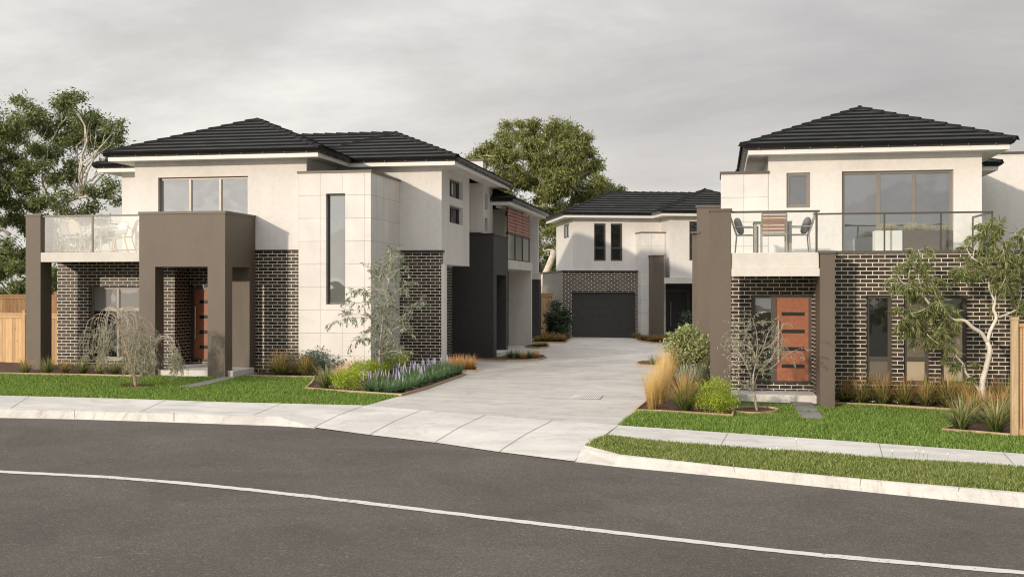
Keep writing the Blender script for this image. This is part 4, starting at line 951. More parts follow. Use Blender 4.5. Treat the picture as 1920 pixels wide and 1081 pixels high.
ME = {
 'red': [strap_mesh('flax', M['strap_red'], 150, .52, 1.15, .020, s, .5) for s in (1, 2, 3)],
 'redbig': [strap_mesh('flax', M['strap_red'], 320, .95, 1.35, .024, s, .50, base=.14) for s in (4, 5)],
 'green': [strap_mesh('flax', M['strap_green'], 170, .60, 1.15, .020, s, .5) for s in (6, 7)],
 'orange': [strap_mesh('orange_grass', M['strap_orange'], 190, .48, 1.25, .010, s, .65) for s in (8, 9)],
 'gold': [strap_mesh('golden_grass', M['strap_gold'], 380, 1.10, .42, .010, s, .72, base=.13) for s in (10, 11)],
 'big': [strap_mesh('large_flax', M['strap_red'], 420, 1.05, 1.15, .018, 12, .6, base=.12)],
 'blue': [strap_mesh('silver_flax', M['strap_blue'], 110, .75, .7, .024, s, .6) for s in (13, 14)],
 'lirio': [strap_mesh('liriope', M['strap_liriope'], 150, .36, 1.2, .014, s, .3) for s in (15, 16)],
 'olive': [strap_mesh('olive_grass', M['strap_olive'], 190, .26, 1.1, .014, s, .5, base=.16) for s in (17, 18)],
 'pale': [strap_mesh('planter_grass', M['strap_pale'], 120, .26, .8, .006, s, .55, base=.08) for s in (19, 20)],
 'lime': [leafball('lime_shrub', M['leaf_lime'], 3200, .42, .30, .040, s, clumps=20) for s in (21, 22)],
 'limebig': [leafball('lime_shrub', M['leaf_lime'], 6500, .42, .36, .038, s, clumps=34) for s in (23,)],
 'bluesh': [leafball('blue_shrub', M['leaf_blue'], 1100, .42, .33, .085, s, asp=.32, clumps=18) for s in (24, 25)],
 'dark': [leafball('dark_shrub', M['leaf_dark'], 900, .26, .24, .07, s) for s in (26,)],
}
cnt = {}
def plant(kind, px, py, label, cat, group, s=1.0, name=None, rot=None, dz=.015):
    v = ME[kind]; me = v[cnt.get(kind, 0) % len(v)]; cnt[kind] = cnt.get(kind, 0) + 1
    X, Y = G(px, py) if py > 100 else (px, py)
    o = bpy.data.objects.new(name or me.name.split('.')[0], me); C.objects.link(o); o.location = (X, Y, zg(X, Y) + dz)
    o.rotation_euler = (0, 0, random.uniform(0, 6.28)); o.scale = (s * random.uniform(.93, 1.07), s * random.uniform(.93, 1.07), s)
    return tag(o, label, cat, group, 'thing')
ordn = ['first', 'second', 'third', 'fourth', 'fifth', 'sixth', 'seventh', 'eighth', 'ninth', 'tenth', 'eleventh', 'twelfth', 'thirteenth', 'fourteenth']
for i, (x, y) in enumerate([(48, 700), (90, 701.5), (122, 701), (155, 702), (187, 702.5), (215, 703.5), (243, 704)]):
    plant('red' if i % 2 == 0 else 'green', x, y, f'{ordn[i]} small flax from the left in the bed below the left balcony', 'plant', 'small flaxes below the left balcony', .85, 'flax')
plant('redbig', 526, 704, 'orange-tipped flax against the brick strip beside the portico step', 'plant', 'flaxes in the corner bed', .80, 'flax')
plant('redbig', 573, 704.5, 'orange-tipped flax in front of the left edge of the panelled tower', 'plant', 'flaxes in the corner bed', .70, 'flax')
plant('green', 626, 699, 'green flax in front of the tower window', 'plant', 'flaxes in the corner bed', 1.15, 'flax')
plant('redbig', 686, 700, 'brownish flax just left of the slender grey-green tree', 'plant', 'flaxes in the corner bed', .8, 'flax')
plant('green', 610, 730, 'flax at the street-side tip of the corner bed', 'plant', 'flaxes in the corner bed', 1.15, 'flax')
plant('orange', 642, 712, 'orange grass clump between the flaxes and the lime shrubs', 'plant', 'orange grasses', 1.15, 'orange_grass')
plant('orange', 662, 704, 'orange grass clump behind the lime shrubs in the corner bed', 'plant', 'orange grasses', 1.1, 'orange_grass')
for i, (x, y, s_) in enumerate([(546, 702.5, .8), (588, 702, .95), (608, 701.5, 1.1), (650, 702, .95), (680, 702, .9)]):
    plant('bluesh', x, y, f'{ordn[i]} blue-green shrub from the left along the foot of the panelled tower', 'shrub', 'blue-green shrubs below the tower', s_, 'blue_shrub')
for x, y, s_, lb in [(655, 733, 1.0, 'lime green shrub at the front edge of the corner bed'), (682, 716, .95, 'lime green shrub left of the slender tree trunk'), (712, 712, .8, 'lime green shrub right behind the slender tree trunk'), (742, 699, 1.0, 'lime green shrub against the brick bay')]:
    plant('lime', x, y, lb, 'shrub', 'lime shrubs in the corner bed', s_, 'lime_shrub')
# liriope with purple spikes
def spikes(n, h, seed):
    mb = MB(); r = random.Random(seed)
    for _ in range(n):
        a = r.uniform(0, 6.28); d = r.uniform(0, .16); p = Vector((math.cos(a)*d, math.sin(a)*d, .12)); q = p + Vector((r.uniform(-.06, .06), r.uniform(-.06, .06), h * r.uniform(.7, 1.1)))
        m_ = p.lerp(q, .45); mb.tube([m_, p.lerp(q, .6), p.lerp(q, .8), q], [.006, .012, .010, .003], 5)
    me = bpy.data.meshes.new('flower_spikes'); me.from_pydata(mb.v, [], mb.f); me.materials.append(M['purple']); return me
SP = [spikes(6, .33, 1), spikes(4, .31, 2)]
def liriope(x, y, label, fl=True, s=1.12, group='liriope clumps along the driveway edge'):
    X, Y = G(x, y); t = empty('liriope', (X, Y, zg(X, Y) + .01), random.uniform(0, 6), label, 'plant', group); t.scale = (s, s, s)
    o = link('leaves', ME['lirio'][random.randint(0, 1)], t)
    if fl and random.random() < .85: link('flower_spikes', SP[random.randint(0, 1)], t)
row = [(694, 735), (712, 737), (732, 738.5), (752, 736), (768, 731), (783, 726), (797, 721.5), (810, 717), (822, 713), (833, 709.5), (843, 706), (852, 703), (859, 701)]
for i, (x, y) in enumerate(row): liriope(x, y, f'{ordn[i]} liriope from the street end along the driveway edging', i % 3 == 0, 1.1)
row2 = [(706, 729), (726, 730), (744, 727), (760, 721), (775, 716), (790, 711), (803, 706.5), (816, 703), (828, 700), (838, 698)]
for i, (x, y) in enumerate(row2): liriope(x, y, f'{ordn[i]} purple-flowering liriope of the inner row from the street end', True, 1.12, 'flowering liriope of the inner row')
row3 = [(758, 709), (776, 706), (794, 702), (812, 699)]
for i, (x, y) in enumerate(row3): liriope(x, y, f'{ordn[i]} purple-flowering liriope against the dark brick bay', True, 1.0, 'flowering liriope of the inner row')
for i, x in enumerate((846, 858, 871, 884)): plant('orange', x, 693 - .3 * i, f'{ordn[i]} orange grass from the left in the short bed by the corner post', 'plant', 'orange grasses by the corner post', 1.0, 'orange_grass')
for i, (x, y, k) in enumerate([(957, 671, 'L'), (970, 671.5, 'L'), (981, 672, 'orange'), (993, 671.5, 'L'), (1005, 671, 'orange')]):
    if k == 'L': liriope(x, y, f'green liriope, {ordn[i]} plant in the rounded bed at the charcoal portico', False, .95, 'plants at the charcoal portico')
    else: plant('orange', x, y, f'orange tuft, {ordn[i]} plant in the rounded bed at the charcoal portico', 'plant', 'plants at the charcoal portico', .75, 'orange_grass')
for i, x in enumerate((1004, 1014, 1022)): plant('olive', x, 650.3, f'{ordn[i]} low tuft in the tiny bed at the grey wing wall', 'plant', 'tufts at the grey wing wall', .8, 'olive_grass')
k = 0
for y, xa, xb in ((640.5, 1008, 1058), (637, 1010, 1064), (634, 1016, 1068)):
    for x in np.arange(xa, xb, 9.0):
        plant('olive', float(x), y, 'olive grass tuft in the low hedge left of the charcoal garage door', 'plant', 'olive grass hedge left of the garage', 1.15, 'olive_grass'); k += 1
for y, xa, xb in ((634, 1193, 1230), (638, 1203, 1262), (641.5, 1222, 1290)):
    for x in np.arange(xa, xb, 9.0):
        plant('olive', float(x), y, 'olive grass tuft in the low hedge right of the charcoal garage door', 'plant', 'olive grass hedge right of the garage', 1.15, 'olive_grass')
liriope(1224, 684.5, 'green tuft with faint purple spikes alone in the rounded bed at right', True, 1.0, 'plants in the rounded bed at right'); liriope(1238, 684, 'second green tuft beside the golden grass in the rounded bed', False, .9, 'plants in the rounded bed at right')
for x, y, s_, lb in [(1224, 767, .78, 'golden grass clump nearest the driveway corner'), (1237, 757, .88, 'golden grass clump just behind the driveway corner clump'), (1247, 741, .95, 'golden grass clump in the middle of the row'), (1252, 725, .95, 'farthest golden grass clump, below the cream shrub')]:
    plant('gold', x, y, lb, 'plant', 'golden grasses right of the driveway', s_, 'golden_grass')
plant('big', 1284, 770, 'large flax with pink tips between the golden grass and the lime shrub', 'plant', None, .86, 'flax')
plant('blue', 1282, 735, 'silvery blue flax behind the large pink-tipped flax', 'plant', 'silver blue flaxes', 1.0, 'silver_flax'); plant('blue', 1305, 728, 'silvery blue flax beside the tall front pier', 'plant', 'silver blue flaxes', .85, 'silver_flax')
plant('limebig', 1342, 774, 'round lime green shrub at the foot of the tall front pier', 'shrub', None, .95, 'lime_shrub')
plant('dark', 1326, 735, 'dark green shrub tucked behind the lime shrub at the front pier', 'shrub', None, 1.1, 'dark_shrub')
for i, x in enumerate((1584, 1616, 1655, 1697, 1738, 1778, 1812, 1850, 1888)):
    plant('redbig', x, 753.5 + i * 1.9, f'{ordn[i]} orange-tipped flax from the left below the brick garden wall', 'plant', 'flaxes below the brick garden wall', .74 + .05 * (i % 3), 'flax')
for i, (x, y) in enumerate([(1636, 751), (1716, 754), (1762, 757), (1793, 759), (1868, 763)]):
    plant('lime', x, y, f'{ordn[i]} lime shrub from the left behind the flaxes at the brick garden wall', 'shrub', 'lime shrubs at the garden wall', .95, 'lime_shrub')
plant('green', 1803, 808, 'dark green flax at the left tip of the corner bed by the right fence', 'plant', 'flaxes around the gum', 1.2, 'flax')
plant('green', 1868, 811, 'dark green flax beside the right fence post', 'plant', 'flaxes around the gum', 1.25, 'flax')
for x, y, lb in [(1826, 790, 'orange grass left of the gum trunk base'), (1852, 785, 'orange grass right of the gum trunk base'), (1880, 788, 'orange grass between the gum and the fence post')]:
    plant('redbig', x, y, lb, 'plant', 'orange grasses around the gum', .72, 'flax')

# ------------------------------------------------------------------ lawn grass
def inside(P, poly):
    x, y = P[:, 0], P[:, 1]; r = np.zeros(len(P), bool); n = len(poly); j = n - 1
    for i in range(n):
        xi, yi = poly[i][:2]; xj, yj = poly[j][:2]
        r ^= ((yi > y) != (yj > y)) & (x < (xj - xi) * (y - yi) / (yj - yi + 1e-12) + xi); j = i
    return r
HOLES = BEDS + [[(-14.6, 26.1), (-12.0, 26.1), (-12.0, 29), (-14.6, 29)], [(-18, 26.4), (-17.4, 26.4), (-17.4, 27.1), (-18, 27.1)], [(.2, 24.7), (2.2, 24.7), (2.2, 26.5), (.2, 26.5)], [(-.22, 24.5), (.3, 24.5), (.3, 25.1), (-.22, 25.1)], [(2.1, 24.5), (2.46, 24.5), (2.46, 25.9), (2.1, 25.9)]]
def grass(name, poly, dens, m, hgt, label, seed, z0=-.012, edge=.03):
    r = np.random.default_rng(seed); a = np.array([p[:2] for p in poly]); lo, hi = a.min(0), a.max(0)
    lo = np.maximum(lo, [-22, -5])
    n = int((hi - lo).prod() * dens); P = r.uniform(lo, hi, (n, 2)); P = P[inside(P, poly)]
    for h in HOLES: P = P[~inside(P, h)]
    n = len(P); z = .03 - .019 * (np.clip(P[:, 0], -20, 12) + 10) + .007 * (P[:, 1] - 28) + z0
    patch = np.sin(P[:, 0]*1.7 + np.sin(P[:, 1]*2.3)*1.5) * np.sin(P[:, 1]*1.9 + np.cos(P[:, 0]*1.3)*1.2)
    az = r.uniform(0, 2*math.pi, n); L_ = hgt * r.uniform(.5, 1.25, n) * (1 + .35 * patch); w = r.uniform(.006, .014, n)
    ln = r.uniform(.1, .75, n); la = r.uniform(0, 2*math.pi, n)
    B0 = np.stack([P[:, 0] - np.cos(az)*w, P[:, 1] - np.sin(az)*w, z], 1); B1 = np.stack([P[:, 0] + np.cos(az)*w, P[:, 1] + np.sin(az)*w, z], 1)
    T = np.stack([P[:, 0] + np.cos(la)*ln*L_, P[:, 1] + np.sin(la)*ln*L_, z + L_], 1)
    V = np.stack([B0, B1, T], 1).reshape(-1, 3)
    return tag(np_mesh(name, V, np.arange(n*3).reshape(-1, 3), m), label, 'grass', None, 'stuff')
LQ = 1.0
grass('grass', lawnL, 2000 * LQ, M['grass'], .056, 'short green lawn grass in front of the left house', 1)
grass('grass', lawnR, 2000 * LQ, M['grass'], .056, 'short green lawn grass in front of the right house', 2)
grass('grass', verge_poly, 3400 * LQ, M['grass_verge'], .050, 'weedy green grass of the roadside verge', 3)
# dandelions and clover flowers on the verge
for x, y, c_, lb in [(1443, 856, 'w', 'white dandelion head, left of the close pair in the verge'), (1455, 854, 'w', 'white dandelion head, right of the close pair in the verge'), (1672, 860, 'w', 'white dandelion head just left of the cluster in the verge'), (1716, 858, 'w', 'leftmost white dandelion head of the cluster in the verge'), (1722, 862, 'y', 'left yellow dandelion flower of the cluster in the verge'), (1730, 861, 'w', 'white dandelion head between the two yellow flowers of the verge'), (1738, 864, 'y', 'right yellow dandelion flower of the cluster in the verge'), (1776, 866, 'w', 'rightmost white dandelion head in the verge'), (1492, 836, 'w', 'white dandelion head at the footpath edge of the verge')]:
    X, Y = G(x, y); t = empty('dandelion', (X, Y, zg(X, Y) - .01), 0, lb, 'flower', 'dandelions on the verge')
    MB().tube([(0, 0, 0), (.01, 0, .07), (.012, 0, .12)], .003, 4).build('stem', M['grass'], t)
    bm = bmesh.new(); bmesh.ops.create_icosphere(bm, subdivisions=1, radius=.020 if c_ == 'w' else .014); bmesh.ops.translate(bm, verts=bm.verts, vec=(.012, 0, .13))
    me = bpy.data.meshes.new('flower_head'); bm.to_mesh(me); bm.free(); me.materials.append(M['flower_white' if c_ == 'w' else 'flower_yellow']); link('flower_head', me, t)

# ================================================================== TREES
def wob(p, q, n, amp, r):
    p, q = Vector(p), Vector(q); L_ = (q - p).length; o1 = Vector((r.gauss(0, 1), r.gauss(0, 1), r.gauss(0, .5))) * amp * L_; out = []
    for i in range(n + 1):
        t = i / n; out.append(p.lerp(q, t) + o1 * math.sin(t * math.pi) + (Vector((r.gauss(0, 1), r.gauss(0, 1), r.gauss(0, 1))) * amp * .25 * L_ if 0 < i < n else Vector()))
    return out
def blob_tree(label, base, fork, blobs, mleaf, mbark, trunk_r, leaf, nleaf, seed, droop=.6, group=None, asp=.22, limbs=None, kind='tree', sub=9, nm='gum_tree'):
    """tree whose crown is many leaf clusters; blobs = (x, y, z, radius_x, radius_z)"""
    r = random.Random(seed); rn = np.random.default_rng(seed)
    t = empty(nm, base, 0, label, kind, group); B0 = Vector(base)
    mb = MB(); fk = Vector(fork) - B0
    tp = wob((0, 0, -.1), fk, 5, .035, r); mb.tube(tp, [trunk_r * (1 - .35 * i / 5) for i in range(6)], 9)
    P = []; tot = sum(b_[3] ** 2 * b_[4] for b_ in blobs)
    for bx_ in blobs:
        c = Vector(bx_[:3]) - B0; rx, rz_ = bx_[3], bx_[4]
        st = fk if limbs is None else min([Vector(l) - B0 for l in limbs] + [fk], key=lambda q: (q - c).length + .3 * max(0, q.z - c.z))
        br = wob(st, c + Vector((0, 0, -rz_ * .3)), 6, .09, r); rr0 = trunk_r * min(.40, .16 + .08 * rx); mb.tube(br, [rr0 * (1 - .75 * i / 6) for i in range(7)], 6)
        ns = max(5, int(sub * rx))
        for _ in range(ns):
            a = r.uniform(0, 6.28); u = r.uniform(-1, 1); rad = r.uniform(.45, 1.0) ** .5; q = c + Vector((math.cos(a) * math.sqrt(1-u*u) * rx * rad, math.sin(a) * math.sqrt(1-u*u) * rx * rad, u * rz_ * rad))
            s0 = br[r.randint(3, 6)]; tw = wob(s0, q, 4, .10, r); mb.tube(tw, [rr0 * .30, rr0 * .22, rr0 * .15, rr0 * .09, rr0 * .04], 4)
            k = int(nleaf * (rx ** 2 * rz_) / tot / ns * r.uniform(.6, 1.5)); cr = .185 * (rx + rz_) / 2 * r.uniform(.6, 1.4) + .07
            pts = rn.normal(size=(k, 3)) * np.array([cr, cr, cr * .62]) + np.array(q); P.append(pts)
            k2 = k // 4; P.append(np.array(q) + (np.array(tw[2]) - np.array(q)) * rn.uniform(0, 1, (k2, 1)) + rn.normal(size=(k2, 3)) * cr * .35)
    mb.build('trunk', mbark, t, smooth=True)
    P = np.concatenate(P); leaves_mesh('crown', P, mleaf, leaf, asp, rn, droop, link_to=t)
    return t
def pb(x, y, Y, r_px, rz_px=None, dY=0):     # blob from a pixel disc in plane Y
    X, _, z = atY(x, y, Y + dY); d = onY(x, Y + dY)[1]; k = d / F_PX
    return (X, Y + dY, z, r_px * k, (rz_px or r_px * .8) * k)
rr = random.Random(5)
# big gum on the left
YT1 = 38.0
bl_ = [(45, 205, 30), (75, 225, 28), (140, 200, 34), (120, 240, 36), (180, 235, 32), (205, 255, 26), (30, 250, 34), (90, 270, 36), (155, 275, 38), (205, 290, 26), (5, 240, 32), (-40, 270, 50),
       (20, 310, 38), (70, 330, 36), (120, 320, 32), (45, 370, 40), (100, 375, 34), (190, 350, 28), (205, 375, 20), (150, 400, 30), (10, 400, 34), (-50, 380, 60), (70, 430, 36), (20, 470, 34), (130, 460, 30), (-30, 500, 45), (60, 510, 32), (110, 530, 22), (-60, 210, 45)]
bl_ = [pb(x, y, YT1, r, r * .72, rr.uniform(-2.0, 2.0)) for x, y, r in bl_ + [(215, 240, 22), (222, 272, 20), (198, 222, 22), (135, 195, 22), (48, 190, 20), (165, 215, 24)]]
Xb = onY(35, YT1)[0]
blob_tree('large gum tree with pale bare limbs filling the left edge behind the fence', (Xb, YT1, .0), (Xb - .2, YT1, 1.9), bl_, M['leaf_gum_dark'], M['bark_white'], .26, .15, 54000, 11, .35,
          limbs=[atY(60, 470, YT1), atY(20, 440, YT1 - .5), atY(110, 430, YT1 + .4), atY(90, 380, YT1), atY(150, 370, YT1), atY(20, 350, YT1)], asp=.30)
# big gum in the centre
YT2 = 62.0
bl_ = [(905, 285, 26), (935, 270, 28), (960, 250, 24), (990, 245, 26), (1020, 255, 26), (1050, 250, 28), (1085, 255, 26), (1095, 285, 20), (1010, 285, 32), (960, 300, 32), (1060, 290, 32), (920, 310, 20), (1000, 330, 34), (1050, 335, 32), (1090, 325, 28), (1110, 350, 26), (960, 345, 28), (1075, 370, 30), (1030, 380, 30), (1015, 410, 26), (1050, 405, 26), (990, 380, 24), (1040, 440, 24), (1020, 460, 20), (1035, 350, 24)]
bl_ = [pb(x, y, YT2, r, r * .8, rr.uniform(-2.5, 2.5)) for x, y, r in bl_ + [(985, 240, 20), (1060, 242, 22), (1030, 238, 18), (1104, 262, 16), (1108, 300, 18), (890, 290, 16), (1118, 335, 16), (1085, 300, 26), (1035, 310, 28), (1015, 305, 20), (1020, 350, 22), (945, 320, 20), (1100, 375, 24), (1122, 352, 20), (1118, 310, 16), (1128, 380, 20), (898, 300, 16)]]
b0 = atY(1002, 566, YT2)
blob_tree('tall light green gum tree with leaning trunk rising behind the rear houses', (b0[0], YT2, 0), atY(1040, 470, YT2), bl_, M['leaf_gum'], M['bark_white'],   .27, .22, 74000, 12, .75,
          limbs=[atY(1042, 440, YT2), atY(1000, 385, YT2), atY(1030, 350, YT2), atY(1060, 345, YT2), atY(985, 330, YT2)])
YT3 = 68.0
bl_ = [pb(x, y, YT3, r, r * .8, rr.uniform(-1, 1)) for x, y, r in [(1146, 344, 13), (1134, 358, 16), (1155, 358, 14), (1120, 372, 20), (1160, 378, 14), (1140, 385, 20), (1105, 395, 22)]]
b0 = atY(1140, 560, YT3)
blob_tree('small rounded gum crown peeping above the ridge of the back house', (b0[0], YT3, 0), atY(1138, 420, YT3), bl_, M['leaf_gum_dark'], M['bark_white'], .22, .24, 9000, 13, .6)
# darker trees behind
for lab, x, Y, lst, sd in [('dark green tree behind the left half of the back house', 1030, 70, [(985, 440, 28), (1010, 480, 30), (1040, 500, 26), (960, 480, 26), (1000, 420, 26), (1055, 455, 22), (985, 500, 26), (1030, 530, 26), (975, 530, 26)], 21),
                           ('dense dark tree low behind the left fence under the big gum', 80, 46, [(20, 540, 34), (80, 520, 30), (130, 500, 30), (60, 480, 28), (170, 470, 26), (0, 490, 32), (190, 430, 24), (-50, 520, 40)], 22)]:
    bl_ = [pb(a, b_, Y, c, c * .8, rr.uniform(-1.2, 1.2)) for a, b_, c in lst]; b0 = atY(x, 560, Y)
    blob_tree(lab, (b0[0], Y, 0), (b0[0], Y, 1.5), bl_, M['leaf_gum_dark'], M['bark_grey'], .20, .20, 15000, sd, .3, asp=.3, nm='tree')
# cream shrub right of the drive, dark shrub left of garage
def shrub(label, name, Y, base, lst, ml, leaf, n, sd, asp=.4, tr=.03, droop=-.5):
    bl_ = [pb(a, b_, Y, c, c * .9, rr.uniform(-.25, .25)) for a, b_, c in lst]; X, _ = onY(base, Y); z = zg(X, Y)
    return blob_tree(label, (X, Y, z), (X, Y, z + .25), bl_, ml, M['bark_brown'], tr, leaf, n, sd, droop, asp=asp, kind='shrub', sub=14, nm=name)
shrub('pale cream-leaved shrub in front of the taupe pier, right of the driveway', 'cream_shrub', 28.3, 1290, [(1283, 622, 12), (1275, 640, 14), (1262, 655, 13), (1298, 645, 16), (1318, 640, 13), (1288, 665, 18), (1312, 668, 16), (1270, 672, 12), (1300, 688, 16), (1278, 695, 13), (1318, 695, 12)], M['leaf_cream'], .085, 5200, 31, .45)
shrub('dark green bushy shrub against the brick corner left of the garage', 'dark_shrub', 48.6, 1045, [(1040, 572, 8), (1035, 590, 12), (1050, 588, 12), (1060, 600, 11), (1045, 608, 15), (1030, 612, 11), (1058, 616, 11)], M['leaf_dark'], .13, 3200, 32, .4)
shrub('dark leafy shrub in the shaded porch of the back house', 'dark_shrub', 47.5, 1288, [(1288, 590, 7), (1292, 604, 9), (1284, 616, 9), (1294, 622, 8)], M['leaf_dark'], .12, 900, 33, .4)

# fine trees grown branch by branch
def twig_tree(label, name, base, stems, ml, mb_, leaf, per, seed, droop=.5, asp=.12, tw=(10, .45), sag=.25, group=None, kind='tree', leafs_on=.0):
    """stems: list of (list of world points, r0, r1); twigs and long leaves sprout along their outer parts"""
    r = random.Random(seed); rn = np.random.default_rng(seed); t = empty(name, base, 0, label, kind, group); B0 = Vector(base); mb = MB(); P = []; D = []
    for pts, ra, rb, lf in stems:
        Q = [Vector(p) - B0 for p in pts]
        S_ = []                                  # smooth
        for i in range(len(Q) - 1):
            a, b_ = Q[i], Q[i+1]; p0 = Q[i-1] if i else a; p3 = Q[i+2] if i + 2 < len(Q) else b_
            for k in range(4):
                u = k / 4; S_.append(.5 * ((2*a) + (b_ - p0) * u + (2*p0 - 5*a + 4*b_ - p3) * u*u + (3*a - p0 - 3*b_ + p3) * u**3))
        S_.append(Q[-1]); n = len(S_)
        if isinstance(mb_, tuple) and not P and ra > .03 and lf < .5: m0 = MB(); m0.tube(S_, [ra + (rb - ra) * i / (n-1) for i in range(n)], 8); m0.build('trunk', mb_[0], t, smooth=True)
        else: mb.tube(S_, [ra + (rb - ra) * i / (n-1) for i in range(n)], 8 if ra > .02 else 5)
        if not lf: continue
        nt_ = int(tw[0] * lf)
        for _ in range(nt_):
            i = int((1 - r.uniform(0, 1) ** 1.5 * (1 - leafs_on)) * (n - 1)); s0 = S_[i]
            dv = Vector((r.gauss(0, 1), r.gauss(0, 1), r.gauss(.35, .7))).normalized(); L_ = tw[1] * r.uniform(.5, 1.2); q = [s0]
            for k in range(5):
                q.append(q[-1] + dv * L_ / 5); dv = (dv + Vector((r.gauss(0, .25), r.gauss(0, .25), -sag - .1 * k * sag))).normalized()
            mb.tube(q, [max(.003, rb * .6) * (1 - .15 * k) for k in range(6)], 3)
            for k in range(int(per * r.uniform(.7, 1.3))):
                u = r.uniform(.25, 1) * 5; j = min(4, int(u)); P.append(q[j].lerp(q[j+1], u - j)); dd = (q[j+1] - q[j]).normalized() * .7 + Vector((r.gauss(0, .6), r.gauss(0, .6), r.gauss(0, .45) - droop)); D.append(dd)
    mb.build('branches' if isinstance(mb_, tuple) else 'trunk', mb_[1] if isinstance(mb_, tuple) else mb_, t, smooth=True)
    leaves_mesh('crown', np.array([tuple(p) for p in P]), ml, leaf, asp, rn, 0, D=np.array([tuple(d) for d in D]), link_to=t)
    return t
# cream-barked gum at right
Yg = 23.0
def gp(l, Y=Yg, dj=0.0): return [(lambda q: (q[0], q[1], q[2]))(atY(x, y, Y + dj * i / max(1, len(l) - 1))) for i, (x, y) in enumerate(l)]
gbase = G(1843, 778); Yg = gbase[1]
st = [
 (gp([(1844, 780), (1841, 725), (1848, 692), (1856, 658), (1851, 641)], Yg), .068, .045, 0),
 (gp([(1851, 641), (1840, 624), (1824, 614), (1809, 601), (1788, 599), (1776, 591), (1762, 578), (1744, 572)], Yg, -.35), .042, .024, .3),
 (gp([(1744, 572), (1731, 555), (1709, 540), (1690, 527), (1681, 508)], Yg - .35, -.3), .022, .008, 1.3),
 (gp([(1731, 555), (1726, 535), (1722, 515), (1727, 490), (1722, 468)], Yg - .3, .2), .016, .006, 1.5),
 (gp([(1709, 540), (1704, 520), (1706, 500)], Yg - .4, -.1), .012, .006, .9),
 (gp([(1744, 572), (1728, 582), (1705, 590), (1690, 612)], Yg - .3, -.4), .014, .005, 1.6),
 (gp([(1762, 578), (1745, 592), (1722, 600), (1712, 628)], Yg - .2, .4), .014, .005, 1.8),
 (gp([(1788, 599), (1775, 612), (1755, 615), (1740, 640)], Yg - .1, .3), .012, .005, 1.3),
 (gp([(1776, 591), (1762, 565), (1752, 545), (1748, 515)], Yg - .3, .3), .013, .005, 1.1),
 (gp([(1851, 641), (1857, 620), (1868, 596), (1863, 580), (1866, 566)], Yg, .2), .040, .030, 0),
 (gp([(1866, 566), (1855, 540), (1853, 511), (1838, 492), (1824, 484), (1812, 466)], Yg + .2, .3), .022, .008, 1.2),
 (gp([(1853, 511), (1835, 513), (1815, 505), (1800, 505)], Yg + .3, -.3), .012, .005, 1.3),
 (gp([(1824, 484), (1830, 460), (1850, 440), (1852, 415)], Yg + .5, .2), .012, .005, 1.7),
 (gp([(1838, 492), (1858, 478), (1866, 455), (1872, 430)], Yg + .4, .1), .012, .005, 1.3),
 (gp([(1866, 566), (1869, 544), (1880, 533), (1887, 511), (1883, 480), (1878, 455)], Yg + .2, -.3), .020, .008, 1.5),
 (gp([(1880, 533), (1900, 515), (1905, 490), (1915, 470)], Yg + .1, .2), .014, .006, 1.7),
 (gp([(1868, 596), (1885, 590), (1907, 580), (1930, 565), (1945, 540)], Yg + .2, .3), .026, .012, .7),
 (gp([(1907, 580), (1915, 545), (1900, 470), (1905, 435)], Yg + .2, .5), .014, .006, 1.7),
 (gp([(1930, 565), (1935, 520), (1925, 480), (1918, 440)], Yg + .3, .2), .012, .005, 1.4),
 (gp([(1842, 742), (1830, 722), (1812, 700), (1806, 682), (1792, 667), (1778, 651), (1755, 641), (1738, 626)], Yg, -.6), .030, .008, .55),
 (gp([(1778, 651), (1760, 632), (1748, 620)], Yg - .4, -.3), .010, .004, .9),
 (gp([(1806, 682), (1800, 690), (1788, 690)], Yg - .3, -.1), .006, .003, .35),
]
twig_tree('gum tree with smooth cream trunk and drooping leaves in front of the brick garden wall', 'gum_tree', (gbase[0], gbase[1], zg(*gbase)), st, M['leaf_front'], M['bark_white'], .145, 64, 41, .80, .105, (14, .36), .30)
# slender grey-green sapling
bs = G(705, 716); Ys = bs[1]
st = [(gp([(704, 717), (711, 680), (712, 650), (717, 610), (722, 570), (728, 530), (732, 495), (732, 470)], Ys), .032, .007, 1.0)]
r_ = random.Random(9)
for x0, y0, x1, y1 in [(711, 660, 745, 640), (712, 665, 762, 668), (712, 650, 655, 640), (714, 640, 690, 590), (716, 625, 775, 585), (718, 605, 640, 592), (718, 600, 615, 608), (720, 590, 790, 575), (721, 580, 665, 545), (722, 570, 770, 530), (724, 555, 690, 505), (726, 545, 655, 560), (727, 535, 760, 500), (728, 525, 700, 495), (729, 515, 750, 480), (719, 615, 735, 560), (716, 635, 765, 610), (722, 575, 640, 575), (730, 505, 742, 470), (713, 645, 690, 620)]:
    dj = r_.uniform(-.8, .8); st.append((gp([(x0, y0), ((x0+x1)/2 + r_.uniform(-4, 4), (y0+y1)/2 - 9), (x1, y1)], Ys, dj), .012, .004, .95))
twig_tree('slender young tree with pale trunk and airy grey-green leaves in the corner bed', 'young_tree', (bs[0], bs[1], zg(*bs)), st, M['leaf_grey'], M['bark_grey'], .10, 17, 42, .7, .19, (18, .32), .26)
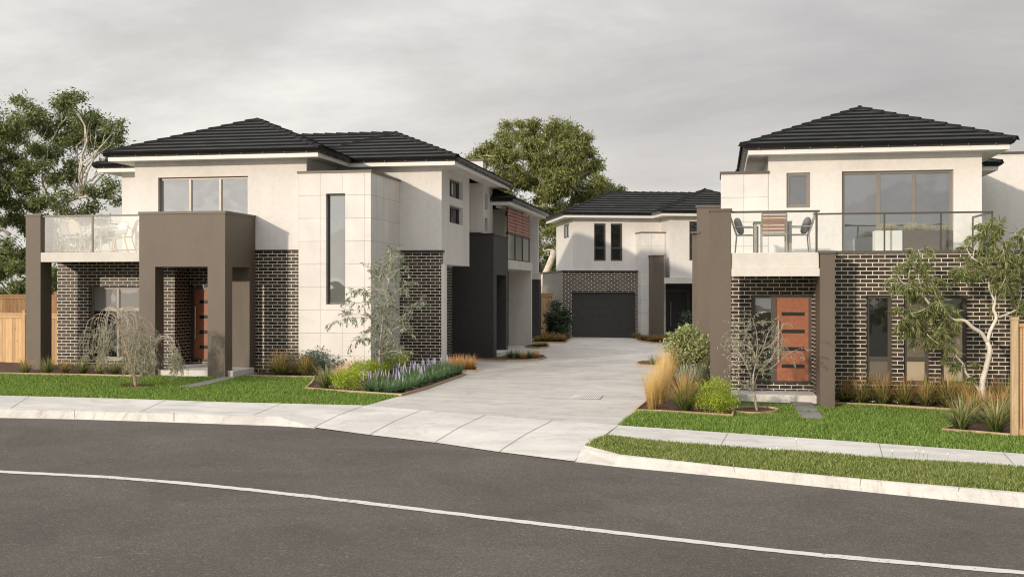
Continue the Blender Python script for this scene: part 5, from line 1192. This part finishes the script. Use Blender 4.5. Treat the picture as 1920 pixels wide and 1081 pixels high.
# weeping tree on the left lawn
bs = G(254, 724); Yw = bs[1]
st = [(gp([(255, 724), (250, 700), (243, 675), (236, 650), (228, 625), (221, 600)], Yw), .040, .016, .3), (gp([(243, 675), (262, 650), (285, 640), (288, 625)], Yw, .2), .016, .009, .3)]
r_ = random.Random(12)
for k in range(58):
    a = r_.uniform(0, 6.28); big = k % 3; cx, cy, rad = ((225, 592, .42), (222, 600, .58), (287, 642, .52))[big]
    c = Vector(atY(cx + r_.uniform(-8, 8), cy + r_.uniform(-5, 10), Yw)); rd = rad * r_.uniform(.5, 1.15); ex = c + Vector((math.cos(a) * rd, math.sin(a) * rd, r_.uniform(.02, .16)))
    lo = ex + Vector((math.cos(a) * .14, math.sin(a) * .14, -r_.uniform(.5, 1.45 if big < 2 else .95)))
    lo.z = max(lo.z, .16 if k % 4 == 0 else .42); st.append(([tuple(c), tuple(c.lerp(ex, .5) + Vector((0, 0, .09))), tuple(ex), tuple(ex.lerp(lo, .45) + Vector((math.cos(a) * .05, math.sin(a) * .05, 0))), tuple(lo)], .007, .003, 1.0))
twig_tree('weeping silvery tree with red bark and trailing twigs on the left lawn', 'weeping_tree', (bs[0], bs[1], zg(*bs)), st, M['leaf_grey2'], (M['bark_red'], M['bark_grey']), .05, 13, 43, .9, .20, (20, .26), .6, leafs_on=.7)
# small spreading tree by the terracotta door
bs = G(1418, 770); Yd_ = bs[1]
st = [(gp([(1419, 770), (1416, 748), (1412, 725), (1413, 700)], Yd_), .030, .016, 0)]
r_ = random.Random(14)
for pl in [[(1413, 735), (1408, 712), (1404, 696)], [(1413, 722), (1419, 705), (1422, 695)], [(1413, 700), (1416, 680), (1412, 655), (1402, 630), (1395, 612)], [(1404, 696), (1396, 675), (1380, 650), (1368, 632)], [(1404, 696), (1390, 668), (1372, 665), (1360, 672)], [(1422, 695), (1438, 682), (1455, 655), (1462, 625)], [(1422, 695), (1445, 690), (1475, 665), (1495, 655)], [(1416, 680), (1430, 655), (1440, 625), (1455, 605)], [(1416, 680), (1420, 650), (1418, 620), (1412, 602)], [(1412, 655), (1395, 645), (1380, 640)], [(1404, 730), (1392, 722), (1389, 717)], [(1438, 682), (1450, 670), (1480, 640)], [(1430, 655), (1452, 640), (1470, 605)], [(1402, 630), (1385, 618), (1375, 618)], [(1396, 675), (1378, 682), (1366, 690)]]:
    st.append((gp(pl, Yd_, r_.uniform(-.55, .55)), .012, .004, .0 if len(pl) == 3 and pl[0][1] > 715 and pl[0][0] > 1410 else 1.0))
twig_tree('small bare-stemmed tree with sparse silvery twigs in front of the terracotta door', 'young_tree', (bs[0], bs[1], zg(*bs)), st, M['leaf_grey2'], M['bark_grey'], .070, 17, 44, .35, .17, (13, .32), .25)

# ================================================================== BALCONY FURNITURE
def arm_chair(loc, rz, label, cushion=True, wood=False):
    t = empty('armchair', loc, rz, label, 'chair', 'grey armchairs on the right balcony')
    f = MB()
    for sx in (-.26, .26):
        f.bar((sx, -.24, 0), (sx, -.24, .62), .028, .028); f.bar((sx, .26, 0), (sx, .22, .46), .028, .028); f.bar((sx, .22, .44), (sx, .36, .86), .028, .028)
        f.bar((sx, -.25, .63), (sx, .29, .62), .045, .022)
    f.bar((-.26, -.24, .42), (.26, -.24, .42), .025, .04); f.bar((-.26, .22, .42), (.26, .22, .42), .025, .04); f.bar((-.26, .36, .86), (.26, .36, .86), .028, .028)
    f.build('frame', M['chair_grey'], t, .003)
    MB().box(-.25, .25, -.25, .23, .435, .455).build('seat', M['chair_grey'], t)
    b_ = MB()
    for k in range(5): z = .50 + k * .075; y = .225 + (z - .44) * .333; b_.bar((-.245, y, z), (.245, y, z), .016, .062)
    b_.build('backrest', M['wood_slat'] if wood else M['chair_grey'], t)
    if cushion:
        bm = bmesh.new(); bmesh.ops.create_icosphere(bm, subdivisions=3, radius=1)
        for v in bm.verts:
            x, y, z = v.co; k = 1 / max(abs(x), abs(z), .001); q = .72 + .28 / (k + .001) * .6
            sx = math.copysign(abs(x) ** .55, x); sz = math.copysign(abs(z) ** .55, z); v.co = (sx * .21, y * .085, sz * .20)
        bmesh.ops.rotate(bm, verts=bm.verts, matrix=Matrix.Rotation(-.32, 3, 'X')); bmesh.ops.translate(bm, verts=bm.verts, vec=(0, .17, .65))
        me = bpy.data.meshes.new('cushion'); bm.to_mesh(me); bm.free(); me.materials.append(M['cushion']); me.polygons.foreach_set('use_smooth', [True]*len(me.polygons)); link('cushion', me, t)
    return t
FZ = 3.055; Yc = 25.75
xl, xm, xr = onY(1400, Yc)[0], onY(1450, 25.15)[0], onY(1496, Yc)[0]
arm_chair((xl, Yc, FZ), math.radians(90), 'grey armchair with dark cushion at the left end of the right balcony')
arm_chair((xr, Yc, FZ), math.radians(-90), 'grey armchair with dark cushion at the right end of the balcony table')
arm_chair((xm, 25.05, FZ), math.radians(180), 'armchair with timber slat back, nearest the glass of the right balcony', False, True)
t = empty('table', ((xl + xr) / 2, Yc, FZ), 0, 'grey outdoor dining table between the armchairs on the right balcony', 'table')
MB().box(-.42, .42, -.35, .35, .70, .74).build('tabletop', M['chair_grey'], t, .004)
for sx in (-.38, .38):
    for sy in (-.31, .31): MB().box(sx - .03, sx + .03, sy - .03, sy + .03, 0, .70).build('leg', M['chair_grey'], t)
# planters with grass on the right terrace
def planter(x0, x1, Y, z1, mm, label, glabel, n):
    X0, X1 = onY(x0, Y)[0], onY(x1, Y)[0]; t = empty('planter', ((X0+X1)/2, Y + .22, 3.045), 0, label, 'planter'); w = (X1 - X0) / 2; h = z1 - 3.045
    mb = MB(); mb.box(-w, w, -.22, -.20, 0, h).box(-w, w, .20, .22, 0, h).box(-w, -w + .02, -.20, .20, 0, h).box(w - .02, w, -.20, .20, 0, h).box(-w + .02, w - .02, -.2, .2, 0, h - .05); mb.build('box', mm, t)
    g_ = empty('planter_grass', ((X0+X1)/2, Y + .22, 3.045 + h - .05), 0, glabel, 'plant'); g_['kind'] = 'thing'; r = random.Random(n)
    for i in range(n): o = link('tuft', ME['pale'][i % 2], g_); o.location = (r.uniform(-w + .08, w - .08), r.uniform(-.12, .12), 0); s_ = r.uniform(.8, 1.15); o.scale = (s_, s_, s_)
planter(1641, 1692, 26.2, 3.60, M['white_box'], 'white cube planter behind the glass of the right terrace', 'pale feathery grass growing in the white planter', 6)
planter(1693, 1787, 26.25, 3.60, M['dark_box'], 'long dark grey planter beside the white cube planter', 'pale feathery grass growing in the long dark planter', 12)
# white bistro chairs and table on the left balcony
def bistro(loc, rz, label):
    t = empty('bistro_chair', loc, rz, label, 'chair', 'white bistro chairs on the left balcony')
    f = MB()
    for sx in (-1, 1):
        f.tube([(sx*.21, -.20, .44), (sx*.22, -.23, .2), (sx*.23, -.27, 0)], .014, 6)
        f.tube([(sx*.23, .34, 0), (sx*.20, .22, .35), (sx*.19, .20, .48), (sx*.21, .27, .64), (sx*.20, .33, .78), (sx*.12, .37, .90), (0, .385, .94)], .014, 6)
        f.tube([(sx*.22, -.25, .12), (sx*.22, .30, .12)], .009, 5)
    f.build('frame', M['rattan'], t, smooth=True)
    V = []; Fc = []
    n = 20
    for top in (0, 1):
        V.append((0, 0, .45 + .02 * top))
        for k in range(n): a = 2*math.pi*k/n; V.append((.23*math.cos(a), .22*math.sin(a), .45 + .02 * top))
    for k in range(n):
        k2 = (k+1) % n; Fc += [(0, 1+k2, 1+k), (n+1, n+2+k, n+2+k2), (1+k, 1+k2, n+2+k2, n+2+k)]
    me = bpy.data.meshes.new('seat'); me.from_pydata(V, [], Fc); me.materials.append(M['white_wicker']); link('seat', me, t)
    # rounded curved back
    V = []; Fc = []; na, nb = 11, 7
    for side in (0, 1):
        for j in range(nb):
            v = j / (nb-1); z = .56 + .37 * v; wd = .205 * (1 - max(0, v - .45) ** 2 * 2.6)
            for i in range(na):
                u = -1 + 2 * i / (na-1); V.append((u * wd, .24 + .13 * v - .05 * u*u + .012 * side, z))
    for side in (0, 1):
        for j in range(nb-1):
            for i in range(na-1):
                a = side*na*nb + j*na + i; q = (a, a+1, a+na+1, a+na); Fc.append(q if side == 0 else q[::-1])
    me = bpy.data.meshes.new('backrest'); me.from_pydata(V, [], Fc); me.materials.append(M['white_wicker']); link('backrest', me, t)
    return t
bz = 3.2
def bxp(x, Y): return (onY(x, Y)[0], Y, bz)
bistro(bxp(136, 27.35), math.radians(62), 'white bistro chair seen from the side, left of the balcony table')
bistro(bxp(152, 26.95), math.radians(172), 'white bistro chair with its rounded back to the street on the left balcony')
bistro(bxp(213, 27.6), math.radians(-20), 'white bistro chair behind the balcony table, right of the glass post')
bistro(bxp(232, 27.1), math.radians(-62), 'white bistro chair at the right end, turned beside the portico')
t = empty('table', bxp(188, 27.35), 0, 'round white bistro table between the chairs on the left balcony', 'table')
mb = MB(); n = 28; V = [(0.48*math.cos(2*math.pi*k/n), .42*math.sin(2*math.pi*k/n)) for k in range(n)]
mb.add([(x, y, .71) for x, y in V] + [(x, y, .745) for x, y in V], [tuple(reversed(range(n))), tuple(range(n, 2*n))] + [(k, (k+1) % n, n + (k+1) % n, n + k) for k in range(n)]); mb.build('tabletop', M['white_wicker'], t)
for a in range(4): an = a * math.pi/2 + .6; MB().tube([(.12*math.cos(an), .12*math.sin(an), .71), (.30*math.cos(an), .28*math.sin(an), 0)], .018, 6).build('leg', M['white_wicker'], t)

for o in bpy.data.objects:
    if 'abs' in o.keys(): del o['abs']
